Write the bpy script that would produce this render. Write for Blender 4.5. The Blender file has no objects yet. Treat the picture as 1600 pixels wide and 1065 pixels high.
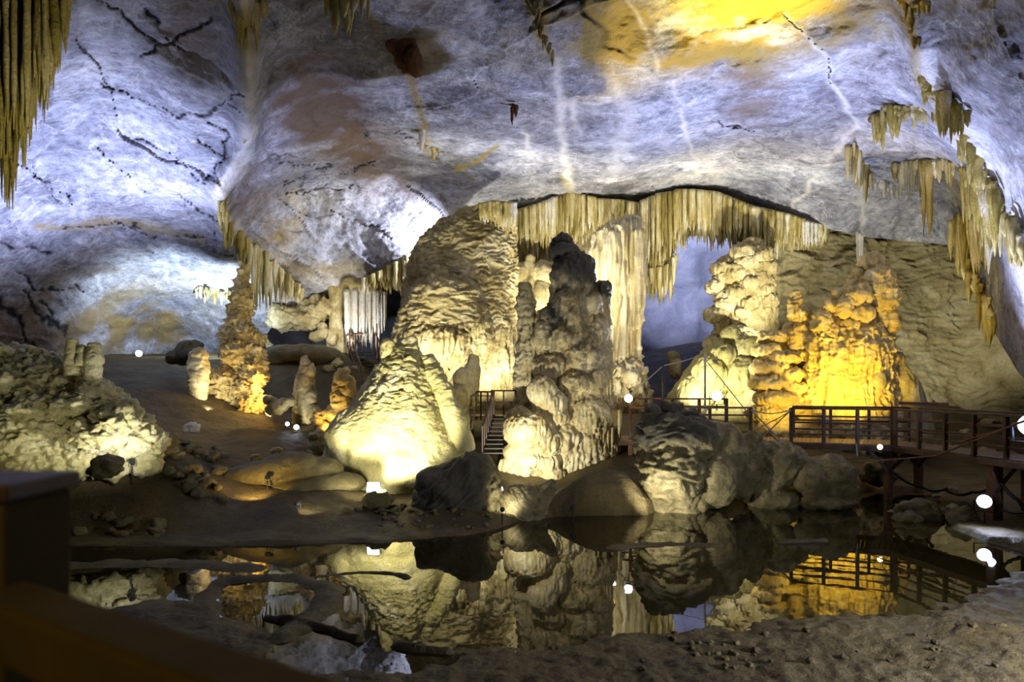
import bpy, bmesh, math, random
import numpy as np
from mathutils import Vector, Matrix
random.seed(7); RNG = np.random.default_rng(7)
S = bpy.context.scene
COL = S.collection
F, HZ, CAMH = 1067.0, 600.0, 3.5          # focal length in px, horizon row, camera height above the pool

# ------------------------------------------------------------------ basics
def P(px, py, D):
    return Vector(((px - 800.0) * D / F, D, CAMH - (py - HZ) * D / F))
def K(D): return D / F
def G(px, py):                             # point on the water plane
    D = F * CAMH / (py - HZ)
    return ((px - 800.0) * D / F, D)
def tag(o, label=None, cat=None, group=None, kind=None):
    if label: o['label'] = label
    if cat: o['category'] = cat
    if group: o['group'] = group
    if kind: o['kind'] = kind
    return o
def empty(name, loc, label, cat, group=None):
    o = bpy.data.objects.new(name, None); o.empty_display_size = .2; COL.objects.link(o); o.location = loc
    return tag(o, label, cat, group)
def link(name, me, mat=None, parent=None, smooth=True):
    o = bpy.data.objects.new(name, me); COL.objects.link(o)
    if mat is not None and not me.materials: me.materials.append(mat)
    if smooth: me.polygons.foreach_set('use_smooth', np.ones(len(me.polygons), dtype=bool))
    if parent is not None:
        o.parent = parent
        o.matrix_parent_inverse = Matrix.Translation(-parent.location)
    return o
def mesh_np(name, V, Q):
    me = bpy.data.meshes.new(name)
    V = np.asarray(V, dtype=np.float32); Q = np.asarray(Q, dtype=np.int32)
    n, k = Q.shape
    me.vertices.add(len(V)); me.vertices.foreach_set('co', V.ravel())
    me.loops.add(n * k); me.loops.foreach_set('vertex_index', Q.ravel())
    me.polygons.add(n)
    me.polygons.foreach_set('loop_start', np.arange(0, n * k, k, dtype=np.int32))
    me.update(calc_edges=True); me.validate()
    return me
def grid_quads(nu, nv):
    i = np.arange(nu * nv).reshape(nv, nu)
    return np.stack([i[:-1, :-1], i[:-1, 1:], i[1:, 1:], i[1:, :-1]], -1).reshape(-1, 4)

# ------------------------------------------------------------------ numpy noise
def _h(ix, iy, iz, s):
    h = (ix * np.uint32(374761393) + iy * np.uint32(668265263) + iz * np.uint32(2147483647 - 58301) + np.uint32((s * 974634777) & 0xffffffff)).astype(np.uint32)
    h = (h ^ (h >> np.uint32(13))) * np.uint32(1274126177)
    h = (h ^ (h >> np.uint32(16))) * np.uint32(2246822519)
    return h ^ (h >> np.uint32(15))
_g = RNG.normal(size=(256, 3)); _g /= np.linalg.norm(_g, axis=1, keepdims=True); _g = _g.astype(np.float32)
def gn(p, s=0):
    p = np.asarray(p, dtype=np.float32); f0 = np.floor(p); f = p - f0
    i = f0.astype(np.int64).astype(np.uint32); u = f * f * f * (f * (f * 6 - 15) + 10)
    out = np.zeros(len(p), dtype=np.float32)
    for dx in (0, 1):
        for dy in (0, 1):
            for dz in (0, 1):
                g = _g[_h(i[:, 0] + np.uint32(dx), i[:, 1] + np.uint32(dy), i[:, 2] + np.uint32(dz), s) & np.uint32(255)]
                d = g[:, 0] * (f[:, 0] - dx) + g[:, 1] * (f[:, 1] - dy) + g[:, 2] * (f[:, 2] - dz)
                w = (u[:, 0] if dx else 1 - u[:, 0]) * (u[:, 1] if dy else 1 - u[:, 1]) * (u[:, 2] if dz else 1 - u[:, 2])
                out += w * d
    return out * 1.5
def fbm(p, lam=1.0, oc=4, s=0, gain=.5):
    p = np.asarray(p, dtype=np.float32) / np.float32(lam); a = 1.0; t = 0
    for k in range(oc):
        t = t + a * gn(p, s + k); p = p * np.float32(2.03); a *= gain
    return t
def aniso(p, lx, lz, s=0):
    q = np.asarray(p, dtype=np.float32).copy(); q[:, :2] /= lx; q[:, 2] /= lz
    return gn(q, s)
def rip(p, amp, lx, lz, s=0):              # sharp horizontal scallops
    w = fbm(p, lx * 1.3, 2, s + 9) * lz * 1.2; q = p.copy(); q[:, 2] += w
    return amp * (1 - 2.2 * np.abs(aniso(q, lx, lz, s)) + .35 * aniso(q, lx * .45, lz * .5, s + 3))
def flu(p, amp, lx, lz, s=0):              # vertical flutes
    return amp * (1 - 2.2 * np.abs(aniso(p, lx, lz, s)) + .4 * aniso(p, lx * .5, lz * .6, s + 3))
def cau(p, amp, lam, s=0):                 # cauliflower billows
    p = np.asarray(p, dtype=np.float32) / np.float32(lam); f0 = np.floor(p); i = f0.astype(np.int64)
    best = np.full(len(p), 9., dtype=np.float32)
    for dx in (-1, 0, 1):
        for dy in (-1, 0, 1):
            for dz in (-1, 0, 1):
                c = i + np.array([dx, dy, dz]); u = c.astype(np.uint32)
                h = _h(u[:, 0], u[:, 1], u[:, 2], s)
                q = c + np.stack([(h & np.uint32(1023)) / 1023., ((h >> np.uint32(10)) & np.uint32(1023)) / 1023., ((h >> np.uint32(20)) & np.uint32(1023)) / 1023.], -1)
                best = np.minimum(best, ((p - q) ** 2).sum(1))
    return amp * (.8 - 1.25 * best)
def bil(p, amp, lx, lz, s=0, oc=4):          # rounded lobes parted by sharp creases
    q = np.asarray(p, dtype=np.float32).copy(); q[:, :2] /= lx; q[:, 2] /= lz
    return amp * (2.2 * np.abs(fbm(q, 1., oc, s, .55)) - .6)
def tps(pts, vals):
    pts = np.asarray(pts, float); vals = np.asarray(vals, float); n = len(pts)
    def phi(r2): return .5 * r2 * np.log(r2 + 1e-9)
    A = np.zeros((n + 3, n + 3)); A[:n, :n] = phi(((pts[:, None] - pts[None]) ** 2).sum(-1)) + np.eye(n) * 1e-6
    A[:n, n] = 1; A[:n, n + 1:] = pts; A[n, :n] = 1; A[n + 1:, :n] = pts.T
    w = np.linalg.solve(A, np.concatenate([vals, np.zeros(3)]))
    def ev(q):
        q = np.asarray(q, float); out = np.empty(len(q))
        for a in range(0, len(q), 40000):
            c = q[a:a + 40000]; out[a:a + 40000] = phi(((c[:, None] - pts[None]) ** 2).sum(-1)) @ w[:n] + w[n] + c @ w[n + 1:]
        return out
    return ev
def dist_poly(q, pl):                       # distance of points to a polyline
    d = np.full(len(q), 1e9)
    for (a, b) in zip(pl[:-1], pl[1:]):
        a = np.array(a, float); b = np.array(b, float); ab = b - a
        t = np.clip(((q - a) @ ab) / (ab @ ab + 1e-12), 0, 1)
        d = np.minimum(d, np.linalg.norm(q - (a + t[:, None] * ab), axis=1))
    return d
def inside(q, poly):
    r = np.zeros(len(q), bool); n = len(poly)
    for k in range(n):
        (x1, y1), (x2, y2) = poly[k], poly[(k + 1) % n]
        if y1 == y2: continue
        c = ((y1 > q[:, 1]) != (y2 > q[:, 1])) & (q[:, 0] < (x2 - x1) * (q[:, 1] - y1) / (y2 - y1) + x1); r ^= c
    return r
def sdist(q, poly):
    d = dist_poly(q, list(poly) + [poly[0]]); return np.where(inside(q, poly), d, -d)
def sstep(x, a, b):
    t = np.clip((x - a) / (b - a), 0, 1); return t * t * (3 - 2 * t)

# ------------------------------------------------------------------ materials
def nodes(name):
    m = bpy.data.materials.new(name); m.use_nodes = True; nt = m.node_tree
    return m, nt, nt.nodes['Principled BSDF']
def nd(nt, t, **kw):
    n = nt.nodes.new(t)
    for k, v in kw.items():
        if k in n.inputs: n.inputs[k].default_value = v
        else: setattr(n, k, v)
    return n
def ramp(nt, fac, stops):
    r = nt.nodes.new('ShaderNodeValToRGB'); cr = r.color_ramp
    while len(cr.elements) < len(stops): cr.elements.new(.5)
    for e, (p, c) in zip(cr.elements, stops): e.position = p; e.color = (*c, 1)
    nt.links.new(fac, r.inputs['Fac']); return r.outputs['Color']
def mixc(nt, fac, a, b, mode='MIX'):
    m = nt.nodes.new('ShaderNodeMix'); m.data_type = 'RGBA'; m.blend_type = mode
    for s, v in ((m.inputs[0], fac), (m.inputs[6], a), (m.inputs[7], b)):
        if isinstance(v, (int, float)): s.default_value = v
        elif isinstance(v, tuple): s.default_value = (*v, 1)
        else: nt.links.new(v, s)
    return m.outputs[2]
def coords(nt, scale=(1, 1, 1)):
    g = nt.nodes.new('ShaderNodeNewGeometry'); mp = nt.nodes.new('ShaderNodeMapping'); mp.inputs['Scale'].default_value = scale
    nt.links.new(g.outputs['Position'], mp.inputs['Vector']); return mp.outputs['Vector']
def noise(nt, vec, scale, detail=6, rough=.6, dist=0.):
    n = nd(nt, 'ShaderNodeTexNoise', Scale=scale, Detail=detail, Roughness=rough, Distortion=dist)
    nt.links.new(vec, n.inputs['Vector']); return n.outputs['Fac']
def bump(nt, b, hs, strength=.6, dist=.05):
    prev = None
    for h, d in hs:
        bn = nd(nt, 'ShaderNodeBump', Strength=strength, Distance=d); nt.links.new(h, bn.inputs['Height'])
        if prev is not None: nt.links.new(prev, bn.inputs['Normal'])
        prev = bn.outputs['Normal']
    nt.links.new(prev, b.inputs['Normal'])

def stone(name, stops, lam=1.2, rough=.65, zs=1., fine=9., bd=.03, spec=.35, stain=None, bstr=.85, darken=False, bz=1.4):
    m, nt, b = nodes(name); v = coords(nt, (1, 1, zs)); v1 = coords(nt)
    n1 = noise(nt, v, 1 / lam, 8, .65, .4)
    c = ramp(nt, n1, stops)
    if stain:
        n2 = noise(nt, coords(nt, (1, 1, .35)), stain[1], 5, .6, .6)
        f = ramp(nt, n2, [(stain[2], (0, 0, 0)), (stain[2] + .14, (1, 1, 1))])
        c = mixc(nt, f, c, stain[0])
    sp = noise(nt, v1, fine * 2.2, 4, .7); spc = ramp(nt, sp, [(.3, (.72, .72, .72)), (.65, (1.1, 1.1, 1.1))])
    c = mixc(nt, 1., c, spc, 'MULTIPLY')
    if darken:
        a = nd(nt, 'ShaderNodeAttribute', attribute_name='darken'); c = mixc(nt, a.outputs['Fac'], c, darken)
    nt.links.new(c, b.inputs['Base Color']); b.inputs['Roughness'].default_value = rough
    b.inputs['Specular IOR Level'].default_value = spec
    bump(nt, b, [(noise(nt, coords(nt, (1, 1, bz)), fine * .45, 5, .65, .5), bd * 2.6), (noise(nt, v1, fine, 6, .7), bd * 1.4), (noise(nt, coords(nt, (1, 1, 1.6)), fine * 3.1, 4, .7), bd * .6)], bstr)
    return m
CREAM = [(.30, (.36, .27, .105)), (.45, (.56, .46, .23)), (.6, (.72, .64, .40)), (.75, (.80, .74, .52))]
M = {}
ST = ((.17, .125, .035), 1.6, .57)
M['cream'] = stone('cream_flowstone', CREAM, .7, stain=ST, bz=.6)
M['fluted'] = stone('fluted_cream_flowstone', [(.3, (.24, .175, .06)), (.42, (.52, .42, .20)), (.55, (.72, .64, .42)), (.7, (.82, .77, .58))], .28, zs=.05, bz=.1)
M['bell'] = stone('tan_flowstone', [(.3, (.26, .195, .06)), (.5, (.48, .395, .185)), (.7, (.70, .63, .40))], 1.1, bz=2.5)
M['cone'] = stone('yellow_green_flowstone', [(.3, (.40, .36, .11)), (.5, (.60, .54, .23)), (.7, (.76, .70, .42))], 1.2, .5, spec=.5, stain=((.22, .19, .045), 1.3, .58), bz=1.8)
M['dark'] = stone('weathered_flowstone', CREAM, .9, .6, stain=((.06, .055, .05), .55, .56), darken=(.035, .034, .036), spec=.5)
M['amber'] = stone('amber_flowstone', [(.3, (.46, .31, .07)), (.5, (.66, .50, .18)), (.7, (.78, .66, .36))], .6, .5, spec=.5, stain=((.16, .10, .015), 1.8, .57), bz=.8)
M['green'] = stone('olive_flowstone', [(.3, (.28, .25, .07)), (.5, (.46, .41, .16)), (.7, (.62, .56, .30))], 1.4)
M['drape'] = stone('drapery_calcite', [(.33, (.13, .095, .02)), (.45, (.44, .35, .11)), (.56, (.68, .60, .33)), (.66, (.90, .88, .80))], .55, .5, zs=.16, bz=.4)
M['drape_ochre'] = stone('ochre_drapery_calcite', [(.3, (.20, .15, .02)), (.48, (.38, .29, .05)), (.62, (.62, .50, .20)), (.74, (.88, .84, .72))], .8, .55, zs=.2)
M['white'] = stone('white_calcite', [(.3, (.62, .58, .48)), (.6, (.85, .83, .78))], .6, .5)
M['redrock'] = stone('red_brown_rock', [(.3, (.10, .04, .015)), (.6, (.26, .12, .04))], .5)
M['boulder'] = stone('pitted_boulder_rock', [(.3, (.10, .08, .028)), (.5, (.24, .20, .085)), (.7, (.42, .36, .185))], .4, .5, fine=11, bd=.05, spec=.5, darken=(.05, .046, .036))
M['mudrock'] = stone('mud_covered_rock', [(.3, (.07, .055, .017)), (.6, (.18, .148, .055))], .8, .55, spec=.45, darken=(.05, .045, .03))
M['mud'] = stone('cave_mud', [(.3, (.045, .032, .009)), (.5, (.085, .062, .019)), (.7, (.145, .112, .045))], 1.3, .6, fine=6., bd=.05, spec=.35)
M['wallback'] = stone('rippled_wall_flowstone', [(.3, (.26, .21, .085)), (.5, (.43, .37, .19)), (.7, (.60, .54, .35))], 1.2, stain=((.15, .12, .04), 1., .62), bz=2.2)
M['blue'] = stone('pale_blue_grey_limestone', [(.3, (.34, .34, .42)), (.5, (.52, .52, .60)), (.7, (.7, .7, .76))], 2.)

def ceil_mat():
    m, nt, b = nodes('grey_blue_limestone')
    v = coords(nt); n1 = noise(nt, v, .22, 9, .62, .8)
    c = ramp(nt, n1, [(.28, (.20, .21, .28)), (.42, (.34, .355, .44)), (.55, (.49, .505, .61)), (.7, (.72, .73, .82))])
    n2 = noise(nt, v, .13, 5, .55, .3); c = mixc(nt, ramp(nt, n2, [(.52, (0, 0, 0)), (.68, (.35, .35, .35))]), c, (.36, .31, .26))
    n3 = noise(nt, v, 1.1, 10, .7, .25); c = mixc(nt, 1., c, ramp(nt, n3, [(.3, (.45, .45, .48)), (.48, (.9, .9, .9)), (.7, (1.3, 1.3, 1.3))]), 'MULTIPLY')
    n5 = noise(nt, v, 3.2, 10, .8, .2); c = mixc(nt, 1., c, ramp(nt, n5, [(.34, (.42, .42, .43)), (.5, (1., 1., 1.)), (.64, (1.4, 1.4, 1.4))]), 'MULTIPLY')
    wn = nd(nt, 'ShaderNodeTexNoise', Scale=.5, Detail=4.); nt.links.new(v, wn.inputs['Vector'])
    wv = nd(nt, 'ShaderNodeVectorMath', operation='MULTIPLY_ADD'); nt.links.new(wn.outputs['Color'], wv.inputs[0]); wv.inputs[1].default_value = (2.2, 2.2, 2.2); nt.links.new(v, wv.inputs[2])
    vo = nd(nt, 'ShaderNodeTexVoronoi', Scale=.42); nt.links.new(wv.outputs[0], vo.inputs['Vector'])
    c = mixc(nt, 1., c, ramp(nt, vo.outputs['Color'], [(.2, (.72, .72, .74)), (.8, (1.12, 1.12, 1.1))]), 'MULTIPLY')
    vl = noise(nt, v, .55, 6, .6, .5); c = mixc(nt, ramp(nt, vl, [(.488, (0, 0, 0)), (.5, (.5, .5, .5)), (.512, (0, 0, 0))]), c, (.80, .79, .80))
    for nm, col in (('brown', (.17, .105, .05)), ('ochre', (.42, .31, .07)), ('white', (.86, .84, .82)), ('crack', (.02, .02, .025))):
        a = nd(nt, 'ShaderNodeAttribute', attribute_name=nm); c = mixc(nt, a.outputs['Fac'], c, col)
    nt.links.new(c, b.inputs['Base Color']); b.inputs['Roughness'].default_value = .75; b.inputs['Specular IOR Level'].default_value = .3
    n4 = noise(nt, coords(nt, (1, .6, 1.5)), 1.7, 8, .65, .3)
    bump(nt, b, [(n3, .15), (n4, .12), (noise(nt, v, 7, 6, .7), .06)], .8)
    return m
M['ceil'] = ceil_mat()
def water_mat():
    m, nt, b = nodes('murky_still_water'); b.inputs['Base Color'].default_value = (.022, .017, .004, 1)
    b.inputs['Roughness'].default_value = .015; b.inputs['IOR'].default_value = 1.36
    v = coords(nt, (1, 1, 1)); bump(nt, b, [(noise(nt, v, 1.1, 3, .5), .006)], .35); return m
M['water'] = water_mat()
def plain(name, col, rough=.6, metal=0., var=.25, sc=6., st=(1, 1, 1)):
    m, nt, b = nodes(name); n = noise(nt, coords(nt, st), sc, 5, .6)
    lo = tuple(c * (1 - var) for c in col); hi = tuple(min(1, c * (1 + var)) for c in col)
    nt.links.new(ramp(nt, n, [(.3, lo), (.7, hi)]), b.inputs['Base Color'])
    b.inputs['Roughness'].default_value = rough; b.inputs['Metallic'].default_value = metal
    bump(nt, b, [(n, .01)], .3); return m
M['wood'] = plain('dark_brown_timber', (.085, .043, .022), .5, 0, .4, 4, (1, 1, 1))
M['woodl'] = plain('brown_timber', (.20, .10, .05), .5, 0, .35, 4)
M['woodn'] = plain('worn_brown_timber', (.075, .052, .009), .85, 0, .3, 3)
M['iron'] = plain('black_lamp_metal', (.02, .02, .022), .45, .6, .3)
M['steel'] = plain('dark_steel', (.035, .03, .03), .5, .3, .3)
M['pole'] = plain('pale_metal_pole', (.5, .5, .46), .4, .3, .1)
M['rope'] = plain('pale_rope', (.36, .34, .30), .8)
M['ropeb'] = plain('brown_rope', (.24, .13, .06), .8)
M['roper'] = plain('red_cable_sheath', (.30, .07, .04), .6)
M['cable'] = plain('black_rubber_cable', (.015, .015, .017), .5)
def emit(name, col, st):
    m, nt, b = nodes(name); b.inputs['Base Color'].default_value = (*col, 1); b.inputs['Emission Color'].default_value = (*col, 1)
    b.inputs['Emission Strength'].default_value = st; return m
M['lampw'] = emit('lit_white_lamp_glass', (.86, .90, 1.), 14)
M['lampy'] = emit('lit_yellow_lamp_glass', (1., .80, .35), 14)
M['lampb'] = emit('lit_blue_white_lamp_glass', (.62, .70, 1.), 14)

# ------------------------------------------------------------------ mesh builders
def add_tube(bm, pts, radii, seg=10, sq=1.0, caps=True):
    pts = [Vector(p) for p in pts]; rings = []
    n = len(pts); up = None
    for i in range(n):
        t = (pts[min(i + 1, n - 1)] - pts[max(i - 1, 0)]).normalized()
        if up is None: up = Vector((0, 1, 0)) if abs(t.y) < .9 else Vector((1, 0, 0))
        a = t.cross(up).normalized(); b = a.cross(t).normalized(); up = b
        r = radii[i] if hasattr(radii, '__len__') else radii
        rings.append([bm.verts.new(pts[i] + (a * math.cos(k * 2 * math.pi / seg) + b * math.sin(k * 2 * math.pi / seg) * sq) * r) for k in range(seg)])
    for i in range(n - 1):
        for k in range(seg):
            bm.faces.new((rings[i][k], rings[i][(k + 1) % seg], rings[i + 1][(k + 1) % seg], rings[i + 1][k]))
    if caps:
        bm.faces.new(rings[0][::-1]); bm.faces.new(rings[-1])
def add_box(bm, c, s, rot=None):
    r = bmesh.ops.create_cube(bm, size=1)['verts']
    Mx = Matrix.Translation(Vector(c)) @ (rot.to_4x4() if rot is not None else Matrix()) @ Matrix.Diagonal((*s, 1))
    bmesh.ops.transform(bm, matrix=Mx, verts=r)
def beam(bm, a, b, w, h):
    a, b = Vector(a), Vector(b); d = b - a
    add_box(bm, (a + b) / 2, (w, d.length, h), d.to_track_quat('Y', 'Z').to_matrix())
def add_ell(bm, c, r, rot=0., sub=3):
    v = bmesh.ops.create_icosphere(bm, subdivisions=sub, radius=1)['verts']
    Mx = Matrix.Translation(Vector(c)) @ Matrix.Rotation(rot, 4, 'Y') @ Matrix.Diagonal((*r, 1))
    bmesh.ops.transform(bm, matrix=Mx, verts=v)
def bmobj(name, bm, mat, parent=None, smooth=False, bevel=0.):
    bmesh.ops.recalc_face_normals(bm, faces=bm.faces)
    me = bpy.data.meshes.new(name); bm.to_mesh(me); bm.free()
    o = link(name, me, mat, parent, smooth)
    if bevel:
        md = o.modifiers.new('bevel', 'BEVEL'); md.width = bevel; md.segments = 2; md.limit_method = 'ANGLE'
    return o

def interp(prof, n):
    ys = [p[0] for p in prof]; yy = np.linspace(ys[0], ys[-1], n)
    return [(y, np.interp(y, ys, [p[1] for p in prof]), np.interp(y, ys, [p[2] for p in prof])) for y in yy]
def prim(bm, D, pr):
    k = pr[0]
    if k == 'L':                            # loft: ('L', [(py, left, right)...], depth_ratio, dD)
        ratio = pr[2] if len(pr) > 2 else .8; dD = pr[3] if len(pr) > 3 else 0.
        d = D + dD; seg = 40; rings = []
        for y, l, r in interp(pr[1], 34):
            c = P((l + r) / 2, y, d); a = (r - l) / 2 * K(d)
            rings.append([bm.verts.new(c + Vector((a * math.cos(t), a * ratio * math.sin(t), 0))) for t in [2 * math.pi * j / seg for j in range(seg)]])
        for i in range(len(rings) - 1):
            for j in range(seg):
                bm.faces.new((rings[i][j], rings[i][(j + 1) % seg], rings[i + 1][(j + 1) % seg], rings[i + 1][j]))
        bm.faces.new(rings[0]); bm.faces.new(rings[-1][::-1])
    elif k == 'B':                          # blob: ('B', px, py, rx, ry, dD, ratio, rot)
        dD = pr[5] if len(pr) > 5 else 0.; ra = pr[6] if len(pr) > 6 else .9; ro = pr[7] if len(pr) > 7 else 0.
        d = D + dD; s = K(d); add_ell(bm, P(pr[1], pr[2], d), (pr[3] * s, max(pr[3], pr[4]) * ra * s if len(pr) <= 6 else pr[3] * ra * s, pr[4] * s), ro)
    elif k == 'T':                          # tube: ('T', [(px,py,r,dD)...])
        pts = [P(q[0], q[1], D + (q[3] if len(q) > 3 else 0)) for q in pr[1]]; rr = [q[2] * K(D) for q in pr[1]]
        add_tube(bm, pts, rr, 14)
def formation(name, D, prims, vox, disp, mat, label=None, cat=None, group=None, parent=None, smooth=4, darken=None):
    """blobs and lofts fused into one skin, then carved by noise"""
    bm = bmesh.new()
    for pr in prims: prim(bm, D, pr)
    bmesh.ops.recalc_face_normals(bm, faces=bm.faces)
    me = bpy.data.meshes.new('tmp'); bm.to_mesh(me); bm.free()
    o = bpy.data.objects.new('tmp', me); COL.objects.link(o)
    md = o.modifiers.new('r', 'REMESH'); md.mode = 'VOXEL'; md.voxel_size = vox
    if smooth: sm = o.modifiers.new('s', 'SMOOTH'); sm.iterations = smooth; sm.factor = .5
    dg = bpy.context.evaluated_depsgraph_get(); dg.update()
    me2 = bpy.data.meshes.new_from_object(o.evaluated_get(dg))
    bpy.data.objects.remove(o); bpy.data.meshes.remove(me)
    n = len(me2.vertices); V = np.empty(n * 3, np.float32); N = np.empty(n * 3, np.float32)
    me2.vertices.foreach_get('co', V); me2.vertices.foreach_get('normal', N); V = V.reshape(-1, 3); N = N.reshape(-1, 3)
    if disp is not None:
        V2 = V + N * disp(V, N)[:, None]; me2.vertices.foreach_set('co', V2.astype(np.float32).ravel())
    if darken is not None:
        px = 800 + V[:, 0] / V[:, 1] * F; py = HZ - (V[:, 2] - CAMH) / V[:, 1] * F
        a = me2.attributes.new('darken', 'FLOAT', 'POINT'); a.data.foreach_set('value', np.clip(darken(V, N, px, py), 0, 1).astype(np.float32))
    me2.update(); me2.name = name; me2.materials.clear()
    ob = link(name, me2, mat, parent)
    if label: tag(ob, label, cat, group)
    return ob
def lerp_poly(pl): 
    xs = [p[0] for p in pl]; ys = [p[1] for p in pl]
    return lambda x: float(np.interp(x, xs, ys))
def drapery(name, D, top, bot, n, rpx, mat, label=None, cat='stalactite', rows=2, jit=.35, group=None, parent=None, dep=.8, tip=.12, slope=0., seed=0, lean=0.):
    """a fringe of fused stalactites hanging between two outlines given along the ledge"""
    n = int(n * 1.5); rpx = rpx * .74; rd = random.Random(seed + n); bm = bmesh.new(); ft, fb = lerp_poly(top), lerp_poly(bot); x0, x1 = top[0][0], top[-1][0]; k = K(D)
    for row in range(rows):
        for i in range(n):
            x = x0 + (x1 - x0) * (i + .5 + rd.uniform(-.4, .4)) / n
            yt, yb = ft(x), fb(x); L = (yb - yt) * rd.uniform(1 - jit, 1 + jit * .3) * (1 - .12 * row)
            if L < 3: continue
            d = D + rd.uniform(-.5, .5) * dep - row * dep * .35 + slope * (x - x0) / (x1 - x0 + 1e-6); r = rpx * rd.uniform(.55, 1.35) * k
            m = 12; pts = []; rr = []; ph = rd.uniform(0, 6); lx = rd.uniform(-1, 1) * rpx * .35
            for j in range(m):
                t = j / (m - 1); pts.append(P(x + lx * t + lean * t * L, yt + L * t, d))
                w = (1.15 - .45 * t) if t < .7 else (.835 * (1 - (t - .7) / .3) + tip * ((t - .7) / .3))
                rr.append(r * w * (1 + .13 * math.sin(ph + t * L * .35) + rd.uniform(-.07, .07)))
            add_tube(bm, pts, rr, 9)
    o = bmobj(name, bm, mat, parent, True)
    if label: tag(o, label, cat, group)
    return o
def rock_mesh(r, seed, flat=.7, sub=3, amp=.25):
    bm = bmesh.new(); bmesh.ops.create_icosphere(bm, subdivisions=sub, radius=1)
    V = np.array([v.co[:] for v in bm.verts], np.float32)
    d = 1 + amp * fbm(V + seed * 7.3, .9, 4) * 1.2
    for v, q, k in zip(bm.verts, V, d): v.co = Vector((q[0] * k * r[0], q[1] * k * r[1], q[2] * k * r[2]))
    me = bpy.data.meshes.new('rock'); bm.to_mesh(me); bm.free(); return me

# ------------------------------------------------------------------ camera
cam = bpy.data.cameras.new('camera'); co = bpy.data.objects.new('camera', cam); COL.objects.link(co); S.camera = co
cam.sensor_width = 36; cam.lens = 36 * F / 1600; co.location = (0, 0, CAMH); co.rotation_euler = (math.pi / 2, 0, 0)
cam.shift_y = (HZ - 532.5) / 1600; cam.clip_start = .05; cam.clip_end = 300
cam.dof.use_dof = True; cam.dof.focus_distance = 23; cam.dof.aperture_fstop = 2.0
S.view_settings.view_transform = 'Standard'; S.view_settings.look = 'None'; S.view_settings.gamma = 1; S.view_settings.use_curve_mapping = False
S.view_settings.exposure = 0.0
w = bpy.data.worlds.new('cave_dark'); S.world = w; w.use_nodes = True
w.node_tree.nodes['Background'].inputs['Color'].default_value = (.30, .27, .20, 1); w.node_tree.nodes['Background'].inputs['Strength'].default_value = .003

#SECTIONS

# ================================================================== THE CAVE SHELL
CEIL = [(-600,-800,12),(200,-900,11),(800,-900,11),(1400,-900,11),(2200,-800,11),(-600,0,13),(-600,300,16),(-600,620,20),(2200,0,9),(2200,300,10),(2200,640,11),
 (0,0,15),(200,0,16.5),(375,0,16.3),(600,0,17.2),(800,0,17.2),(1000,0,17.2),(1200,0,17),(1400,0,17),(1500,0,15),(1600,0,13.3),
 (0,150,18.5),(200,150,21),(380,150,20.6),(480,150,23),(600,150,23.3),(800,150,22.4),(1000,150,22.4),(1200,150,23.8),(1350,150,23),(1440,150,21),(1500,150,18.2),(1600,150,15.5),
 (0,300,23),(200,300,26),(340,300,27),(420,300,31),(600,300,34),(700,300,34),(800,300,34.5),(900,300,35.5),(1000,300,35),(1200,300,34.5),(1400,300,32),(1500,280,27),(1600,280,18.5),
 (620,400,35.5),(700,340,35.5),(1060,295,36),(1350,365,34.5),(1480,380,32.5),(1540,420,27),(1600,420,21.5),(1600,580,24),
 (0,430,27),(200,430,33),(300,480,38),(430,400,34),(500,440,36.5),(0,560,29),(120,560,34),(260,560,41),(400,560,42)]
fD = tps([(c[0] / 100, c[1] / 100) for c in CEIL], [1 / c[2] for c in CEIL])
LIP = [(-700,640),(250,622),(350,618),(432,500),(480,464),(540,442),(600,424),(640,394),(690,345),(750,322),(805,330),(890,306),(1000,320),(1060,298),(1110,300),(1160,322),(1230,335),(1280,354),(1350,370),(1480,382),(1512,425),(1545,505),(1590,580),(1640,640),(2300,640)]
def cx(): return np.concatenate([np.arange(-700, -5, 34.), np.arange(-5, 1605, 2.6), np.arange(1610, 2300, 34.)])
xs = cx(); nv = 232
yb = np.interp(xs, [p[0] for p in LIP], [p[1] for p in LIP])
tv = np.concatenate([np.linspace(-900, -10, 20)])
rows = [np.full_like(xs, y) for y in tv] + [-6 + (yb + 6) * t for t in np.linspace(0, 1, nv)]
PX = np.tile(xs, len(rows)); PY = np.concatenate(rows)
q = np.stack([PX, PY], 1)
iD = np.clip(fD(q / 100), 1 / 60, 1 / 6.)
D0 = 1 / iD
seam = [(376,-20),(385,60),(390,130),(386,230),(346,295),(352,380)]
D0 = D0 - 1.5 * np.exp(-(dist_poly(q, seam) / 22) ** 2)
redge = [(1418,-10),(1432,90),(1450,150),(1500,210),(1540,300),(1575,390),(1600,430)]
D0 = D0 - .8 * np.exp(-(dist_poly(q, redge) / 22) ** 2)
W = np.stack([(PX - 800) * D0 / F, D0, CAMH - (PY - HZ) * D0 / F], 1).astype(np.float32)
vd = W - np.array([0, 0, CAMH], np.float32); vd /= np.linalg.norm(vd, axis=1, keepdims=True)
dsp = 1.0 * fbm(W, 7., 3, 3) + .30 * fbm(W * np.array([1, .8, 1.4], np.float32), 1.8, 5, 11) + .16 * np.abs(fbm(W * np.array([1., .5, 1.2], np.float32), 1.1, 4, 21))
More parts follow.
